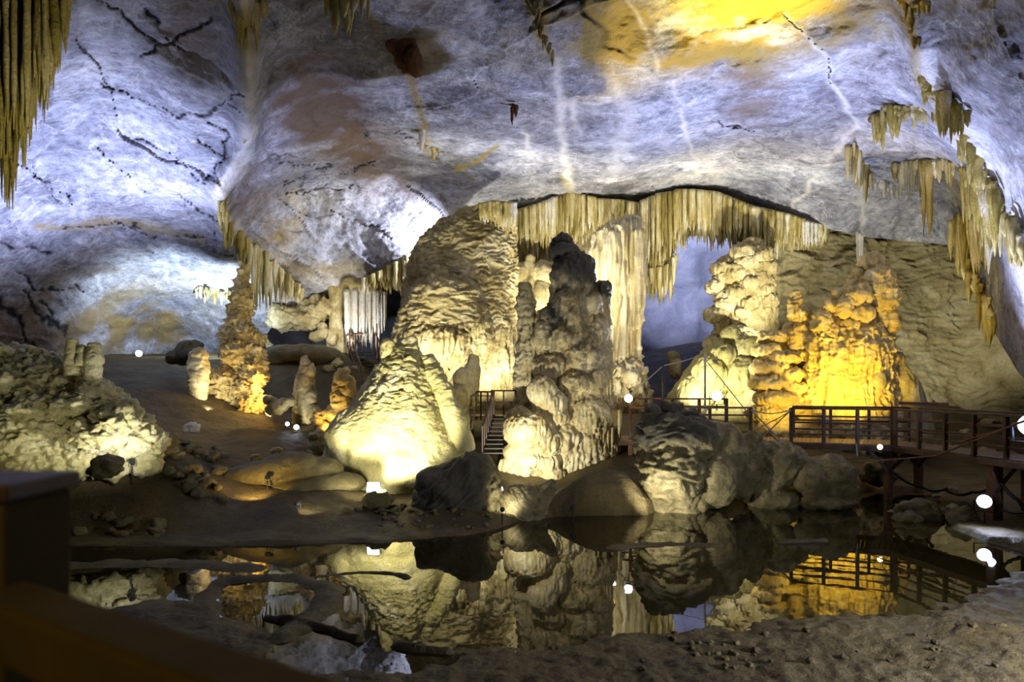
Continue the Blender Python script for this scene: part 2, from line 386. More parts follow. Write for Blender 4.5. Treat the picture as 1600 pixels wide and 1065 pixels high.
# slanting beds: thin steps in the rock
bed = (W @ np.array([.35, .25, .9], np.float32)) + .9 * fbm(W, 6., 3, 31); st = bed / 1.7; fr = st - np.floor(st)
dsp += .22 * (fr ** 6)
ln = [([(145,-5),(175,18),(215,45),(242,64)],2.4),([(222,84),(240,70),(270,63),(300,45),(330,28)],2.6),([(262,52),(275,70),(290,92)],2.),([(280,182),(320,178),(360,155),(382,150)],2.4),
 ([(158,130),(220,158),(280,182)],1.2),([(330,190),(352,202),(353,240),(335,262),(320,284)],2.4),([(210,215),(270,240),(320,287)],1.6),([(280,305),(330,335),(346,352)],1.6),([(60,278),(90,296),(122,318)],1.8),
 ([(100,355),(200,350),(250,372),(340,368)],1.3),([(36,455),(60,490),(95,515)],6),([(64,468),(100,520)],5),([(0,380),(40,388),(75,398)],4),([(560,345),(610,368)],1.5),([(440,284),(540,270),(600,247)],1.4),([(1105,188),(1180,206)],1.6),
 ([(225,18),(250,32)],3),([(0,470),(28,500),(50,540)],5),([(20,420),(60,450),(130,452)],2.5),([(430,255),(520,262)],1.2),([(445,300),(560,292)],1.2),([(150,225),(230,300)],1.2),([(355,165),(380,180)],2),
 ([(300,210),(345,245)],1.3),([(520,330),(560,345)],1.2),([(0,250),(60,275)],1.2),([(620,205),(700,240)],1),([(1225,20),(1288,84),(1300,130)],1.2)]
wq = q + np.stack([fbm(W, 1.1, 3, 41), fbm(W, 1.1, 3, 47)], 1) * 7
wqc = wq + np.stack([fbm(W, .45, 3, 43), fbm(W, .45, 3, 44)], 1) * 5; crv = np.clip(.6 + 1.2 * fbm(W, 1.3, 3, 45), .05, 1.3)
crack = np.zeros(len(q))
for pl, wd in ln:
    crack = np.maximum(crack, np.exp(-(dist_poly(wqc, pl) / (wd * .62 * (.35 + 1.1 * crv))) ** 2))
pat = np.clip(.55 + 1.1 * fbm(W, 2.6, 3, 77), 0, 1)                # fine joints, only in patches
jn = np.abs(fbm(W * np.array([.6, .45, 2.2], np.float32), 2.2, 3, 51)); jm = sstep(fbm(W, 5, 2, 61), .05, .35) * (jn < .06) * (1 - jn / .06)
crack = np.maximum(crack, .8 * jm * pat)
dsp -= .22 * crack
W = W - vd * 0 + vd * (-dsp[:, None])
att = {}
att['crack'] = np.clip(crack * 1.1, 0, 1)
def ell(cx_, cy, rx, ry, rot=0.):
    d = wq - np.array([cx_, cy]); c, s_ = math.cos(rot), math.sin(rot)
    return np.exp(-(((d[:, 0] * c + d[:, 1] * s_) / rx) ** 2 + ((-d[:, 0] * s_ + d[:, 1] * c) / ry) ** 2) ** 1.5)
mot = np.clip(.6 + 1.3 * fbm(W, 1.6, 4, 71), 0, 1)
att['brown'] = np.clip((.9 * ell(480,150,85,75,.5) + .8 * ell(560,230,120,55,.7) + .7 * ell(300,60,60,70) + .6 * ell(385,300,36,60) + .7 * ell(1170,140,50,60) + .95*ell(40,520,230,52) + .8*ell(235,512,50,30) + .5*ell(120,440,120,40) + .5*ell(660,80,40,70)) * (.45 + .75 * mot), 0, .9)
och = .8 * ell(975,30,22,60) + .8 * ell(918,30,9,60) + .7 * ell(850,40,8,50) + .5 * ell(1010,60,100,60) * mot + .5 * ell(1030,40,160,70) * mot + .6 * ell(450,340,30,60) * mot + .9 * ell(385,60,16,90) + .6 * ell(1310,20,160,40) * mot + .5*ell(420,420,60,70)*mot + .9*ell(1190,25,110,55)*mot + .4*ell(1130,60,260,60)*mot + .3*ell(900,60,300,70)*mot + .4*ell(230,490,120,60)*mot  # top-right patches: yellowish calcite that also paints in the yellow lamp's wash
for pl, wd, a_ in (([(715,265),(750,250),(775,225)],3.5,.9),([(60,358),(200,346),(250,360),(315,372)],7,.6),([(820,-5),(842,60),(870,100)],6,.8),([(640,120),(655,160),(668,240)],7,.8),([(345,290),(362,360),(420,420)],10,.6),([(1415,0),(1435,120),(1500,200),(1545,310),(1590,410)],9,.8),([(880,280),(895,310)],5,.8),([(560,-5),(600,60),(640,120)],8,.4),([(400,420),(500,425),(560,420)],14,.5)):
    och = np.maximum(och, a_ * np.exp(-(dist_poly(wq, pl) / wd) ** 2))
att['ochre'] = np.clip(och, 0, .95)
wh = np.zeros(len(q))
for pl, wd, a_ in (([(868,95),(874,130),(876,170),(882,240),(890,292)],7,.95),([(893,165),(903,205)],6,.8),([(985,0),(1010,60),(1030,110)],4,.6),([(1050,130),(1075,220),(1092,272)],4,.7),([(1225,20),(1290,90),(1300,130),(1340,190)],4,.6),([(1340,190),(1290,260),(1225,335)],3,.6),([(388,90),(390,150),(386,235),(345,300)],13,.75),([(960,130),(985,180),(960,260)],14,.4),([(1345,240),(1350,370)],5,.6),([(350,330),(470,470)],6,.4),([(1100,240),(1130,300)],10,.4),([(816,205),(824,222)],4,.9),([(580,130),(620,100),(700,60)],10,.35),([(760,130),(800,110)],14,.4),([(1440,100),(1520,240),(1580,340)],18,.5)):
    wh = np.maximum(wh, a_ * np.exp(-(dist_poly(wq, pl) / wd) ** 2) * (.5 + .6 * mot))
att['white'] = np.clip(wh, 0, .95)
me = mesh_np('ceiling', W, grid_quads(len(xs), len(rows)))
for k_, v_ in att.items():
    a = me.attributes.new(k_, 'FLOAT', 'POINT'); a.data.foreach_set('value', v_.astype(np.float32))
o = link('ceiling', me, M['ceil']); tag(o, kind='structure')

# back wall of flowstone with the opening to the next chamber
WB = [(400,300,40),(600,300,37.5),(800,300,36.8),(1000,290,37),(1200,310,36.8),(1400,340,36),(1640,340,33),(450,520,40),(560,520,40.5),(640,520,39.5),(700,500,38),(820,400,36.8),(900,420,36.5),(1010,480,38),(1170,450,36.2),(1260,420,36),(1350,450,36),(1440,480,35),(1500,520,34),(1560,560,32),(1640,560,30),
 (1260,600,34),(1440,620,33.6),(1560,640,32),(1640,680,31),(820,600,36),(1000,640,35),(640,640,38),(450,680,38)]
fB = tps([(c[0] / 100, c[1] / 100) for c in WB], [c[2] for c in WB])
xs = np.arange(420, 1640, 2.2); ys_ = np.linspace(0, 1, 150)
ytop = np.interp(xs, [p[0] for p in LIP], [p[1] for p in LIP]) - 22
ytop = np.where(xs < 432, 470, np.minimum(ytop, 395)); 
PX = np.tile(xs, 150); PY = np.concatenate([ytop + (690 - ytop) * t for t in ys_]); q = np.stack([PX, PY], 1)
D0 = fB(q / 100); W = np.stack([(PX - 800) * D0 / F, D0, CAMH - (PY - HZ) * D0 / F], 1).astype(np.float32)
ripz = sstep(PX, 1150, 1250)
dsp = .5 * fbm(W, 3.5, 3, 5) + .10 * fbm(W, .9, 3, 8) + ripz * (rip(W, .17, 1.1, .26, 4) + rip(W, .06, .4, .12, 24)) + (1 - ripz * .7) * flu(W, .12, .4, 3., 6)
dsp += np.where(PX > 1380, 0, 1) * .35 * np.clip(rip(W, 1., 2.2, 1.3, 14), -.6, 1)
W[:, 1] -= dsp.astype(np.float32)
hole = [(1000,470),(1012,440),(1040,420),(1052,385),(1075,372),(1150,372),(1165,400),(1160,520),(1130,640),(1090,700),(990,700),(992,560)]
hole2 = [(598,440),(612,405),(645,400),(650,560),(600,640),(540,640),(536,520),(590,520)]
hole3 = [(426,500),(440,520),(470,520),(500,490),(520,480),(530,500),(528,560),(425,560)]
wqq = q + np.stack([gn(W / .8, 2), gn(W / .8, 3)], 1) * 6
bad = inside(wqq, hole) | inside(wqq, hole2) | inside(wqq, hole3)
Q = grid_quads(len(xs), 150); Q = Q[~bad[Q].any(1)]
tag(link('wall_back', mesh_np('wall_back', W, Q), M['wallback']), kind='structure')

# the farther chamber seen through the opening
xs = np.arange(380, 1400, 9.); PX = np.tile(xs, 60); t = np.repeat(np.linspace(0, 1, 60), len(xs)); PY = 250 + t * 420
D0 = 48 + 14 * sstep(t, .0, .6) ; W = np.stack([(PX - 800) * D0 / F, D0, CAMH - (PY - HZ) * D0 / F], 1).astype(np.float32)
W[:, 1] += 1.6 * fbm(W, 6, 4, 5) + .25 * fbm(W, 1., 3, 15)
tag(link('wall_far', mesh_np('wall_far', W, grid_quads(len(xs), 60)), M['blue']), kind='structure')

# ================================================================== GROUND AND POOL
def gp(px, py, D): p = P(px, py, D); return (p.x, p.y, p.z)
GC = [gp(*a) for a in [(0,705,17),(120,722,17),(250,722,18),(-300,700,17),(200,800,16.5),(60,800,16.2),(300,762,17.5),(330,684,23),(150,640,23),(250,606,25.5),(330,640,25),(380,668,24.5),(200,560,32),(217,556,36),(120,556,34),(0,560,30),(-300,580,28),
 (430,556,34.5),(520,552,35),(440,640,28),(480,672,25),(420,690,23),(560,640,27),(600,700,24),(420,745,19.5),(480,760,18.8),(540,778,18.2),(620,765,20.5),(700,745,21),(760,690,25),(700,640,30),(820,640,30),(870,748,21.5),(960,745,21),(1010,700,23),
 (1050,690,26),(1090,650,30),(1200,660,30),(1170,700,24),(1250,720,23.5),(1320,690,26.5),(1320,650,30),(1400,735,24),(1480,735,25),(1560,720,26),(1600,760,21),(1560,645,33),(1450,624,33.5),(1520,622,34),(1700,640,32),(1800,800,16),(1700,740,22),
 (1440,800,18.3),(1040,640,34),(1060,560,46),(1060,540,55),(700,600,40),(560,560,42),(300,555,42),(1640,560,40)]]
GC += [(-30,5,1.2),(-20,5,.6),(0,5,.25),(20,5,.4),(-30,14,1.6),(6,9,.25),(12,9,.35),(0,8,.2),(30,14,2.5),(30,40,5),(-40,40,7),(0,60,4)]
fG = tps([(a[0] / 10, a[1] / 10) for a in GC], [a[2] for a in GC])
FAR = [(-900,858),(-400,856),(105,853),(200,851),(330,853),(430,852),(520,849),(600,846),(680,840),(730,836),(775,826),(800,818),(860,806),(930,803),(1000,804),(1018,797),(1090,770),(1200,765),(1300,762),(1352,768),(1402,758),(1470,764),(1462,790),(1490,826),(1540,846),(1600,862),(1750,880),(2400,930),(2400,650),(-900,650)]
NEAR = [(430,1068),(520,1052),(640,1040),(760,1020),(860,1010),(960,992),(1060,985),(1150,985),(1200,968),(1290,962),(1380,966),(1430,955),(1490,940),(1560,905),(1620,886),(1900,866),(2300,900),(2300,1700),(-200,1700),(60,1070),(150,952),(250,937),(330,938),(400,990)]
FAR = [G(*p) for p in FAR]; NEAR = [G(*p) for p in NEAR]
BARS = [([(40,886),(150,881),(250,880),(330,881),(400,888)],.55,.05),([(320,950),(332,925),(352,907),(420,902),(480,906),(512,920),(505,948),(475,975),(440,995)],.36,.06),([(470,906),(500,900),(560,894),(600,895),(640,902)],.13,.03),
 ([(962,856),(1010,851),(1060,851),(1118,852)],.34,.04),([(1215,848),(1290,845)],.10,.07),([(420,965),(520,985),(560,1000)],.12,.08),([(620,1010),(700,1018)],.15,.07)]
def ground_h(X, Y):
    q = np.stack([X, Y], 1); p3 = np.stack([X, Y, X * 0], 1).astype(np.float32)
    base = fG(q / 10)
    wob = .22 * fbm(p3, 1.1, 4, 5)
    sf = sdist(q, FAR) + wob * .6 ; sn = sdist(q, NEAR) + wob * 1.1 + .25 * fbm(p3, .45, 4, 55)
    h = -.22 + 0 * X
    hf = np.maximum(base, .05) + .10 * fbm(p3, 2.2, 4, 9) + .03 * fbm(p3, .5, 3, 19)
    h = np.maximum(h, np.where(sf > 0, np.minimum(sf * .7, np.maximum(hf, .03)), np.maximum(sf * .4, -.22)))
    hn = .05 + .09 * np.clip(sn, 0, 3) / 3 + .05 * fbm(p3, .9, 4, 29) + .028 * fbm(p3, .22, 4, 39)
    h = np.maximum(h, np.where(sn > 0, np.minimum(sn * .25, np.maximum(hn, .02)), np.maximum(sn * .4, -.22)))
    for pl, wd, ht in BARS:
        d = dist_poly(q + np.stack([wob, wob], 1) * .25, [G(*p) for p in pl]) + .5 * wob * min(1, wd * 2); h = np.maximum(h, -.2 + (ht + .2 + .05 * fbm(p3, .6, 3, 49)) * np.exp(-(np.maximum(d, 0) / wd) ** 2 * .7))
    for (px, py, D, rx, ry, hh) in ((945,760,18.6,1.35,1.2,.85),(700,812,17.2,1.1,.6,.22),(560,778,18.6,.7,.6,.15)):
        c = P(px, py, D); h = h + hh * np.exp(-(((X - c.x) / rx) ** 2 + ((Y - c.y) / ry) ** 2) ** 1.2) * (sf > -.1)
    return h
xs = np.concatenate([np.arange(-900, -5, 30.), np.arange(-5, 1605, 4.), np.arange(1610, 2500, 30.)])
ds = np.concatenate([np.exp(np.linspace(math.log(.5), math.log(5.15), 40)), np.exp(np.linspace(math.log(5.2), math.log(62), 520))])
X = np.outer(ds, (xs - 800) / F).ravel(); Y = np.repeat(ds, len(xs))
H = ground_h(X, Y)
o = link('floor', mesh_np('floor', np.stack([X, Y, H], 1), grid_quads(len(xs), len(ds))), M['mud']); tag(o, kind='structure')
def gz(x, y): return float(ground_h(np.array([x]), np.array([y]))[0])
bm = bmesh.new(); bmesh.ops.create_grid(bm, x_segments=2, y_segments=2, size=1)
for v in bm.verts: v.co = Vector((v.co.x * 28 + 2, 15.5 + v.co.y * 11.5, 0))
o = bmobj('pool_water', bm, M['water']); tag(o, 'still dark pool of water mirroring the lit stalagmites', 'water', kind='stuff')

#FORMATIONS

def Dc(px, py): return float(1 / fD(np.array([[px / 100, py / 100]]))[0])
# ================================================================== ROCK FORMATIONS
# --- the big cone
formation('cone_stalagmite', 22, [
    ('L', [(533,629,642),(545,614,650),(560,603,658),(590,584,676),(620,560,693),(650,537,708),(680,519,722),(706,509,732),(725,506,736),(745,510,733),(775,520,725)], .95),
    ('B', 606, 545, 8, 14, -.2), ('T', [(640,533,7),(640,560,10,-.35),(640,590,12,-.7),(638,615,12,-1.0)]), ('B', 575, 690, 66, 58, -.55, .9),
    ('T', [(665,560,9,-.1),(690,610,14,-.5),(715,660,17,-.8),(728,705,14,-.8)]), ('B', 545, 725, 34, 26, -.3), ('B', 700, 715, 34, 40, .1)],
    .045, lambda V, N: .06 * fbm(V, .6, 5) + (sstep(V[:, 2], 1.6, 3.4) * .8 + .2) * (rip(V, .05, .28, .085, 3) + bil(V, .022, .3, .18, 13, 3)) + sstep(V[:, 2], 2.6, 3.8) * cau(V, .10, .22, 4) + (1 - sstep(V[:, 2], .5, 1.6)) * flu(V, .05, .12, 1.6, 5) + cau(V, .03, .5, 7),
    M['cone'], 'broad cone shaped stalagmite with knobbly tip, floodlit from the mud bank', 'stalagmite')
# --- weathered central column
cc = [('L', [(470,862,918),(500,846,942),(540,822,950),(580,816,953),(620,812,956),(660,802,962),(700,792,965),(740,786,958),(775,780,960)], .75),
    ('L', [(366,870,884),(376,864,893),(392,862,899),(402,866,915),(425,862,926),(445,864,927),(470,862,922),(500,866,915),(520,872,905)], .9),
    ('B', 879, 376, 13, 10), ('B', 882, 392, 20, 9, -.2), ('B', 905, 415, 22, 18, -.1), ('B', 884, 430, 24, 24, -.3), ('B', 905, 452, 22, 20, -.2), ('B', 890, 478, 25, 26, -.5), ('B', 893, 500, 16, 28, -.6),
    ('T', [(824,446,7,-.2),(824,475,10,-.2),(824,510,11,-.3),(822,550,13,-.4),(820,600,15,-.5)]),
    ('T', [(938,444,8,0),(942,470,11,0),(940,510,14,-.1),(938,560,18,-.2)]), ('B', 942, 450, 12, 9, -.1), ('B', 925, 475, 16, 20, -.3), ('B', 932, 520, 20, 24, -.4),
    ('B', 860, 500, 22, 16, -.4), ('B', 850, 530, 20, 26, -.5), ('B', 880, 535, 30, 22, -.7), ('B', 905, 560, 34, 26, -.7), ('B', 860, 575, 30, 22, -.8), ('B', 925, 600, 28, 30, -.6), ('B', 895, 600, 30, 24, -.9), ('B', 915, 650, 36, 40, -.7), ('B', 880, 690, 40, 40, -.8),
    ('T', [(849,505,9,-.7),(848,530,7,-.8),(848,548,3,-.8)]), ('T', [(892,490,10,-.9),(893,515,6,-.95),(893,530,2,-.95)]), ('T', [(866,520,8,-.9),(866,545,5,-1.),(866,560,2,-1.)])]
formation('column_stalagmite', 23.4, cc, .045, lambda V, N: .07 * fbm(V, .9, 4) + bil(V, .06, .5, .7, 4, 3) + sstep(-V[:, 0], -.9, -.5) * rip(V, .05, .4, .17, 2) + bil(V, .035, .18, .3, 9) + cau(V, .025, .11, 9) + flu(V, .06, .14, .9, 5),
    M['dark'], 'tall lumpy column with blackened top and spires beside the fluted wall', 'stalagmite',
    darken=lambda V, N, px, py: np.clip(1.25 * sstep(-py + .35 * (px - 880) + 20 * fbm(V, .5, 3, 3), -470, -395) + .75 * np.exp(-(((px - 905) / 45) ** 2 + ((py - 560) / 60) ** 2)) * (fbm(V, .35, 4, 8) > -.1) + .9 * np.exp(-(((px - 865) / 22) ** 2 + ((py - 490) / 14) ** 2)) , 0, .93))  # blackened dirt on top, with darker patches on the front
col_ = bpy.data.objects['column_stalagmite']
formation('flowstone_lobe', 22.1, [('B', 847, 612, 24, 24, -.1), ('B', 858, 630, 28, 26, 0), ('B', 868, 652, 22, 14, 0), ('B', 826, 672, 40, 32, -.2), ('B', 812, 655, 24, 20, .1), ('B', 850, 690, 34, 24, 0), ('B', 806, 705, 20, 16, 0), ('B', 828, 716, 26, 16, -.1), ('B', 852, 722, 24, 18, -.1), ('B', 795, 728, 16, 14, .1), ('B', 872, 715, 22, 22, .2), ('B', 820, 735, 30, 14, 0), ('B', 856, 742, 30, 14, 0)],
    .04, lambda V, N: .04 * fbm(V, .5, 5) + flu(V, .06, .12, 1.0, 5) * sstep(N[:, 1] * -1, -.2, .5) + bil(V, .025, .3, .5, 3, 3), M['cream'], parent=col_)
drapery('stalactite_skirt', 22.6, [(893,592),(925,585),(955,592)], [(893,626),(925,634),(955,626)], 22, 3.2, M['cream'], parent=col_, dep=.3)
drapery('stalactite_skirt', 22.4, [(845,645),(890,650)], [(845,662),(890,672)], 12, 3.0, M['cream'], parent=col_, dep=.2)
drapery('stalactite_skirt', 22.5, [(880,672),(915,660),(958,668)], [(880,705),(915,700),(958,706)], 22, 3.2, M['dark'], parent=col_, dep=.3)
drapery('stalactite_skirt', 22.7, [(951,640),(970,640)], [(951,705),(970,700)], 6, 3.4, M['cream'], parent=col_, dep=.2)
# --- bell
bell = formation('bell_flowstone', 31, [
    ('L', [(332,722,790),(345,694,803),(380,660,806),(420,642,807),(460,634,806),(500,628,806),(540,640,805),(580,668,803),(620,700,800),(650,705,798)], .6),
    ('L', [(420,674,700),(445,656,730),(480,636,760),(515,620,770),(545,618,765),(575,632,740),(600,650,720)], .6, -1.4), ('T', [(684,416,4,-1.5),(684,430,8,-1.6),(682,450,14,-1.7)]), ('B', 700, 470, 55, 40, -1.2), ('B', 690, 540, 62, 40, -1.5)],
    .05, lambda V, N: .14 * fbm(V, 1.3, 4) + (.35 + .65 * sstep(V[:, 2], 5.4, 6.6)) * (rip(V, .12, .6, .17, 3) + rip(V, .05, .25, .09, 33)) + (1 - sstep(V[:, 2], 4.8, 6.6)) * (flu(V, .20, .20, 3., 5) + bil(V, .08, .3, 1.2, 6)) + cau(V, .12, .35, 8) * sstep(-V[:, 0], 3.0, 3.6),
    M['bell'], 'huge tan bell shaped flowstone with rippled flank behind the cone', 'flowstone')
drapery('stalactite_canopy', 29.6, [(751,318),(770,314),(804,317)], [(751,346),(775,356),(795,372),(804,362)], 20, 4.6, M['drape'], 'short pale stalactite canopy over the top of the tan bell flowstone', rows=3)
# --- fluted column by the opening
formation('fluted_column', 32.5, [('L', [(342,975,998),(352,950,1002),(368,932,1002),(400,924,1000),(450,930,999),(500,942,997),(540,948,996),(580,952,1002),(612,950,1010),(640,946,1016)], .5), ('B', 985, 590, 20, 26, -.4), ('B', 962, 605, 22, 22, -.4), ('T', [(996,360,6,-.9),(998,420,7,-.8),(996,480,6,-.8),(993,510,3,-.8)])],
    .06, lambda V, N: .05 * fbm(V, 1, 3) + flu(V, .24, .18, 9., 5) + (1 - sstep(V[:, 2], 3.8, 6.0)) * bil(V, .14, .6, .6, 3), M['fluted'], 'tall pale fluted column left of the opening to the far chamber', 'column')
# --- curtains on the ceiling edge, left to right
DR = [('broad yellow curtain of stalactites on the ceiling edge above the blackened column', 36.1, [(803,330),(840,318),(890,300),(928,308)], [(803,395),(840,408),(880,396),(928,372)], 60, 4.6, 'drape', 3, .3),
 ('short curtain of stalactites on the ceiling edge over the fluted column', 36.0, [(925,310),(965,312),(1004,318)], [(925,372),(950,360),(975,345),(1004,352)], 36, 4.4, 'drape', 3, .3),
 ('long fluted curtain of stalactites hanging left of the opening', 35.7, [(1002,314),(1030,302),(1058,298)], [(1002,432),(1022,440),(1045,436),(1058,400)], 26, 4.6, 'drape', 3, .2),
 ('ragged yellowish stalactite fringe hanging into the left of the opening', 35.6, [(1008,420),(1040,415),(1058,396)], [(1008,455),(1030,480),(1048,466),(1058,430)], 16, 3.6, 'drape', 2, .6),
 ('wide curtain of pale stalactites hanging over the top of the opening', 35.9, [(1056,296),(1085,296),(1120,300),(1178,324)], [(1056,400),(1078,376),(1100,385),(1150,390),(1178,384)], 62, 4.4, 'drape', 3, .28),
 ('curtain of stalactites on the ceiling edge right of the opening', 35.7, [(1176,322),(1230,334),(1292,354)], [(1176,390),(1205,402),(1240,392),(1292,386)], 54, 4.4, 'drape', 3, .35),
 ('small cluster of white icicle stalactites under the ceiling edge', 34.9, [(1253,344),(1280,350)], [(1253,384),(1280,386)], 10, 3.0, 'white', 1, .2),
 ('thin pale stalactite string hanging from the ceiling above the gold stalagmite', 33.4, [(1340,362),(1348,366)], [(1340,425),(1348,420)], 3, 3.0, 'white', 1, .2),
 ('low stalactite fringe arching over the dark gap left of the tan bell', 36.2, [(568,434),(600,420),(640,396)], [(568,466),(600,452),(636,470),(640,478)], 34, 4.2, 'drape', 3, .4)]
for lb, D, tp, bt, n, r, m_, rw, jt in DR:
    drapery('stalactite_curtain', D, tp, bt, n, r, M[m_], lb, rows=rw, jit=jt, seed=int(D * 10))
# rock between curtain and columns: short stumps on the wall
formation('wall_stalagmite', 34.6, [('T', [(828,400,5),(828,420,9),(828,450,12),(828,500,14)]), ('B', 815, 425, 12, 14), ('B', 850, 430, 26, 20, .3), ('B', 845, 470, 20, 34, .3)], .07, lambda V, N: cau(V, .12, .4, 3) + flu(V, .08, .3, 2, 4), M['bell'], 'small lumpy stalagmite on the wall ledge between bell and blackened column', 'stalagmite')
# --- stacked column and mound right of the opening
formation('stacked_column', 34, [('L', [(376,1168,1184),(386,1158,1196),(420,1134,1208),(470,1130,1210),(520,1128,1214),(560,1140,1216)], .6)] +
    [('B', 1126 + 8 * math.sin(i * 2.2), 420 + 14.5 * i, 13 + 3 * math.sin(i * 1.7), 9.5, -.3 + .12 * math.sin(i), 1.) for i in range(9)] + [('B', 1140 + 4 * math.sin(i * 3.1), 412 + 15 * i, 16, 10, .0, 1.) for i in range(9)] +
    [('B', 1160 + 10 * math.sin(i * 2.7), 395 + 16 * i, 16, 11, -.5, .9) for i in range(8)] + [('B', 1190 + 6 * math.sin(i * 1.9), 400 + 18 * i, 16, 13, -.4, .9) for i in range(7)],
    .065, lambda V, N: .08 * fbm(V, .8, 4) + cau(V, .05, .4, 3) + flu(V, .13, .16, 1.2, 4) + rip(V, .05, .7, .3, 7), M['bell'], 'beaded column of stacked flowstone knobs right of the opening', 'column')
formation('flowstone_mound', 31.5, [('L', [(512,1150,1176),(530,1122,1200),(560,1088,1215),(600,1058,1226),(640,1036,1235),(690,1020,1240)], .7), ('B', 1144, 524, 16, 16, -1.2), ('B', 1170, 545, 24, 20, -1.6), ('B', 1130, 556, 22, 18, -1.6), ('B', 1195, 580, 26, 24, -1.8), ('B', 1160, 590, 28, 30, -2.0), ('B', 1110, 590, 28, 34, -1.6), ('B', 1085, 620, 26, 30, -1.6), ('B', 1190, 625, 30, 26, -2.2)],
    .07, lambda V, N: .10 * fbm(V, 1.2, 5) + bil(V, .05, .8, 1.2, 3, 3) + flu(V, .07, .2, 1.6, 4), M['green'], 'smooth olive flowstone mound sloping below the opening behind the walkway', 'flowstone')
formation('boulder', 36, [('B', 1052, 556, 9, 8), ('B', 1056, 575, 10, 16)], .06, lambda V, N: cau(V, .1, .4, 3), M['bell'], 'small knobbed boulder standing in the dark opening', 'rock')
# --- gold stalagmite group
gold = [('L', [(500,1300,1356),(520,1275,1382),(545,1264,1392),(580,1266,1390),(610,1262,1394),(640,1258,1400),(700,1250,1404)], .62), ('B', 1330, 560, 56, 44, -.3, .6),
    ('B', 1364, 412, 15, 13, .1), ('T', [(1350,425,14,.3),(1342,460,22,.4),(1335,500,26,.3)]), ('B', 1372, 446, 25, 26, -.3), ('B', 1380, 462, 20, 20, -.4), ('B', 1384, 504, 14, 19, -.2), ('T', [(1384,515,10,-.2),(1384,545,9,-.1),(1376,575,14,0)]),
    ('B', 1341, 464, 18, 15, -.6), ('B', 1347, 489, 14, 9, -.7), ('B', 1320, 480, 10, 12, -.6), ('B', 1299, 477, 9, 5, -.4), ('B', 1310, 460, 5, 5, -.3), ('B', 1285, 505, 13, 17, -.3), ('B', 1300, 520, 16, 12, -.4), ('B', 1358, 520, 24, 12, -.2), ('B', 1325, 510, 20, 9, -.3)]
gs = formation('gold_stalagmite', 26.5, gold, .045, lambda V, N: .07 * fbm(V, .9, 4) + bil(V, .06, .3, .5, 3) + rip(V, .06, .5, .14, 18) + flu(V, .10, .22, 1.8, 4) + rip(V, .05, .6, .22, 8), M['amber'], 'gold lit stalagmite with knobbed head above the walkway railing', 'stalagmite')
formation('flowstone_buttress', 26.6, [('T', [(1388,560,14,0),(1408,600,24,0),(1420,645,30,0),(1425,700,34,0)]), ('B', 1402, 560, 10, 10, -.2), ('B', 1372, 595, 12, 15, -1.0)], .05, lambda V, N: .05 * fbm(V, .6, 4) + flu(V, .06, .25, 1.6, 4), M['bell'], parent=gs)
sh = [('T', [(1242,456,4),(1241,470,6),(1240,485,8),(1243,500,9)]), ('B', 1252, 492, 14, 12), ('B', 1246, 530, 22, 34, .4), ('B', 1253, 556, 10, 9, -.3)]
for i, (x, y, rx, ry, dd) in enumerate([(1206,528,20,9,.2),(1200,548,22,9,0),(1222,560,30,9,-.1),(1205,575,30,10,-.2),(1230,585,28,9,-.3),(1205,598,34,11,-.3),(1238,608,28,9,-.4),(1215,622,38,12,-.4),(1245,635,26,14,-.4),(1200,645,34,14,-.3),(1218,672,40,24,-.3)]):
    sh.append(('B', x, y, rx, ry, dd, .8))
formation('shelf_flowstone', 27.2, sh, .05, lambda V, N: .10 * fbm(V, .7, 4) + bil(V, .05, .5, .3, 3) + rip(V, .06, .6, .2, 5) + flu(V, .06, .14, .8, 6), M['amber'], 'yellow layered flowstone shelves with a small spire left of the gold stalagmite', 'flowstone')
# --- left column group
lc = [('T', [(380,413,5),(379,430,8),(378,446,11),(376,470,16),(374,500,18),(372,540,22),(372,580,26)]), ('B', 385, 452, 8, 9, -.2), ('B', 368, 462, 10, 8, -.2), ('B', 386, 475, 9, 8), ('B', 364, 505, 11, 9, -.2), ('B', 380, 520, 16, 14, -.3), ('B', 402, 530, 12, 13, -.1), ('B', 400, 555, 15, 16, -.2), ('B', 398, 520, 6, 8), ('B', 372, 550, 22, 20, -.4),
    ('B', 352, 592, 22, 17, -.5), ('B', 350, 612, 18, 16, -.6), ('B', 396, 590, 20, 20, -.5), ('B', 385, 608, 22, 16, -.7), ('B', 400, 572, 14, 16, -.4), ('B', 392, 632, 22, 18, -.9), ('B', 375, 645, 14, 10, -.9), ('B', 360, 628, 12, 10, -.7), ('T', [(351,514,5,.2),(350,540,8,.2),(352,580,10,.1)]), ('B', 351, 520, 8, 5, .2)]
formation('knobbly_stalagmite', 27.5, lc, .05, lambda V, N: bil(V, .15, .32, .24, 3) + cau(V, .05, .14, 4) + .08 * fbm(V, .5, 4), M['amber'], 'slender knobbly stalagmite rising to the stalactite fringe on the left', 'stalagmite')
formation('small_stalagmite', 26, [('L', [(545,303,316),(556,297,322),(575,294,326),(595,295,325),(612,298,322),(630,296,324)], .8), ('B', 312, 556, 11, 12)], .045, lambda V, N: rip(V, .05, .35, .13, 3) + cau(V, .05, .25, 4), M['cream'], 'squat pale stalagmite standing left of the knobbly stalagmite', 'stalagmite')
formation('boulder', 28, [('B', 296, 550, 20, 16), ('B', 308, 540, 8, 8), ('B', 280, 560, 18, 12)], .07, lambda V, N: .2 * fbm(V, .7, 4), M['mudrock'], 'dark brown boulder behind the squat pale stalagmite', 'rock')
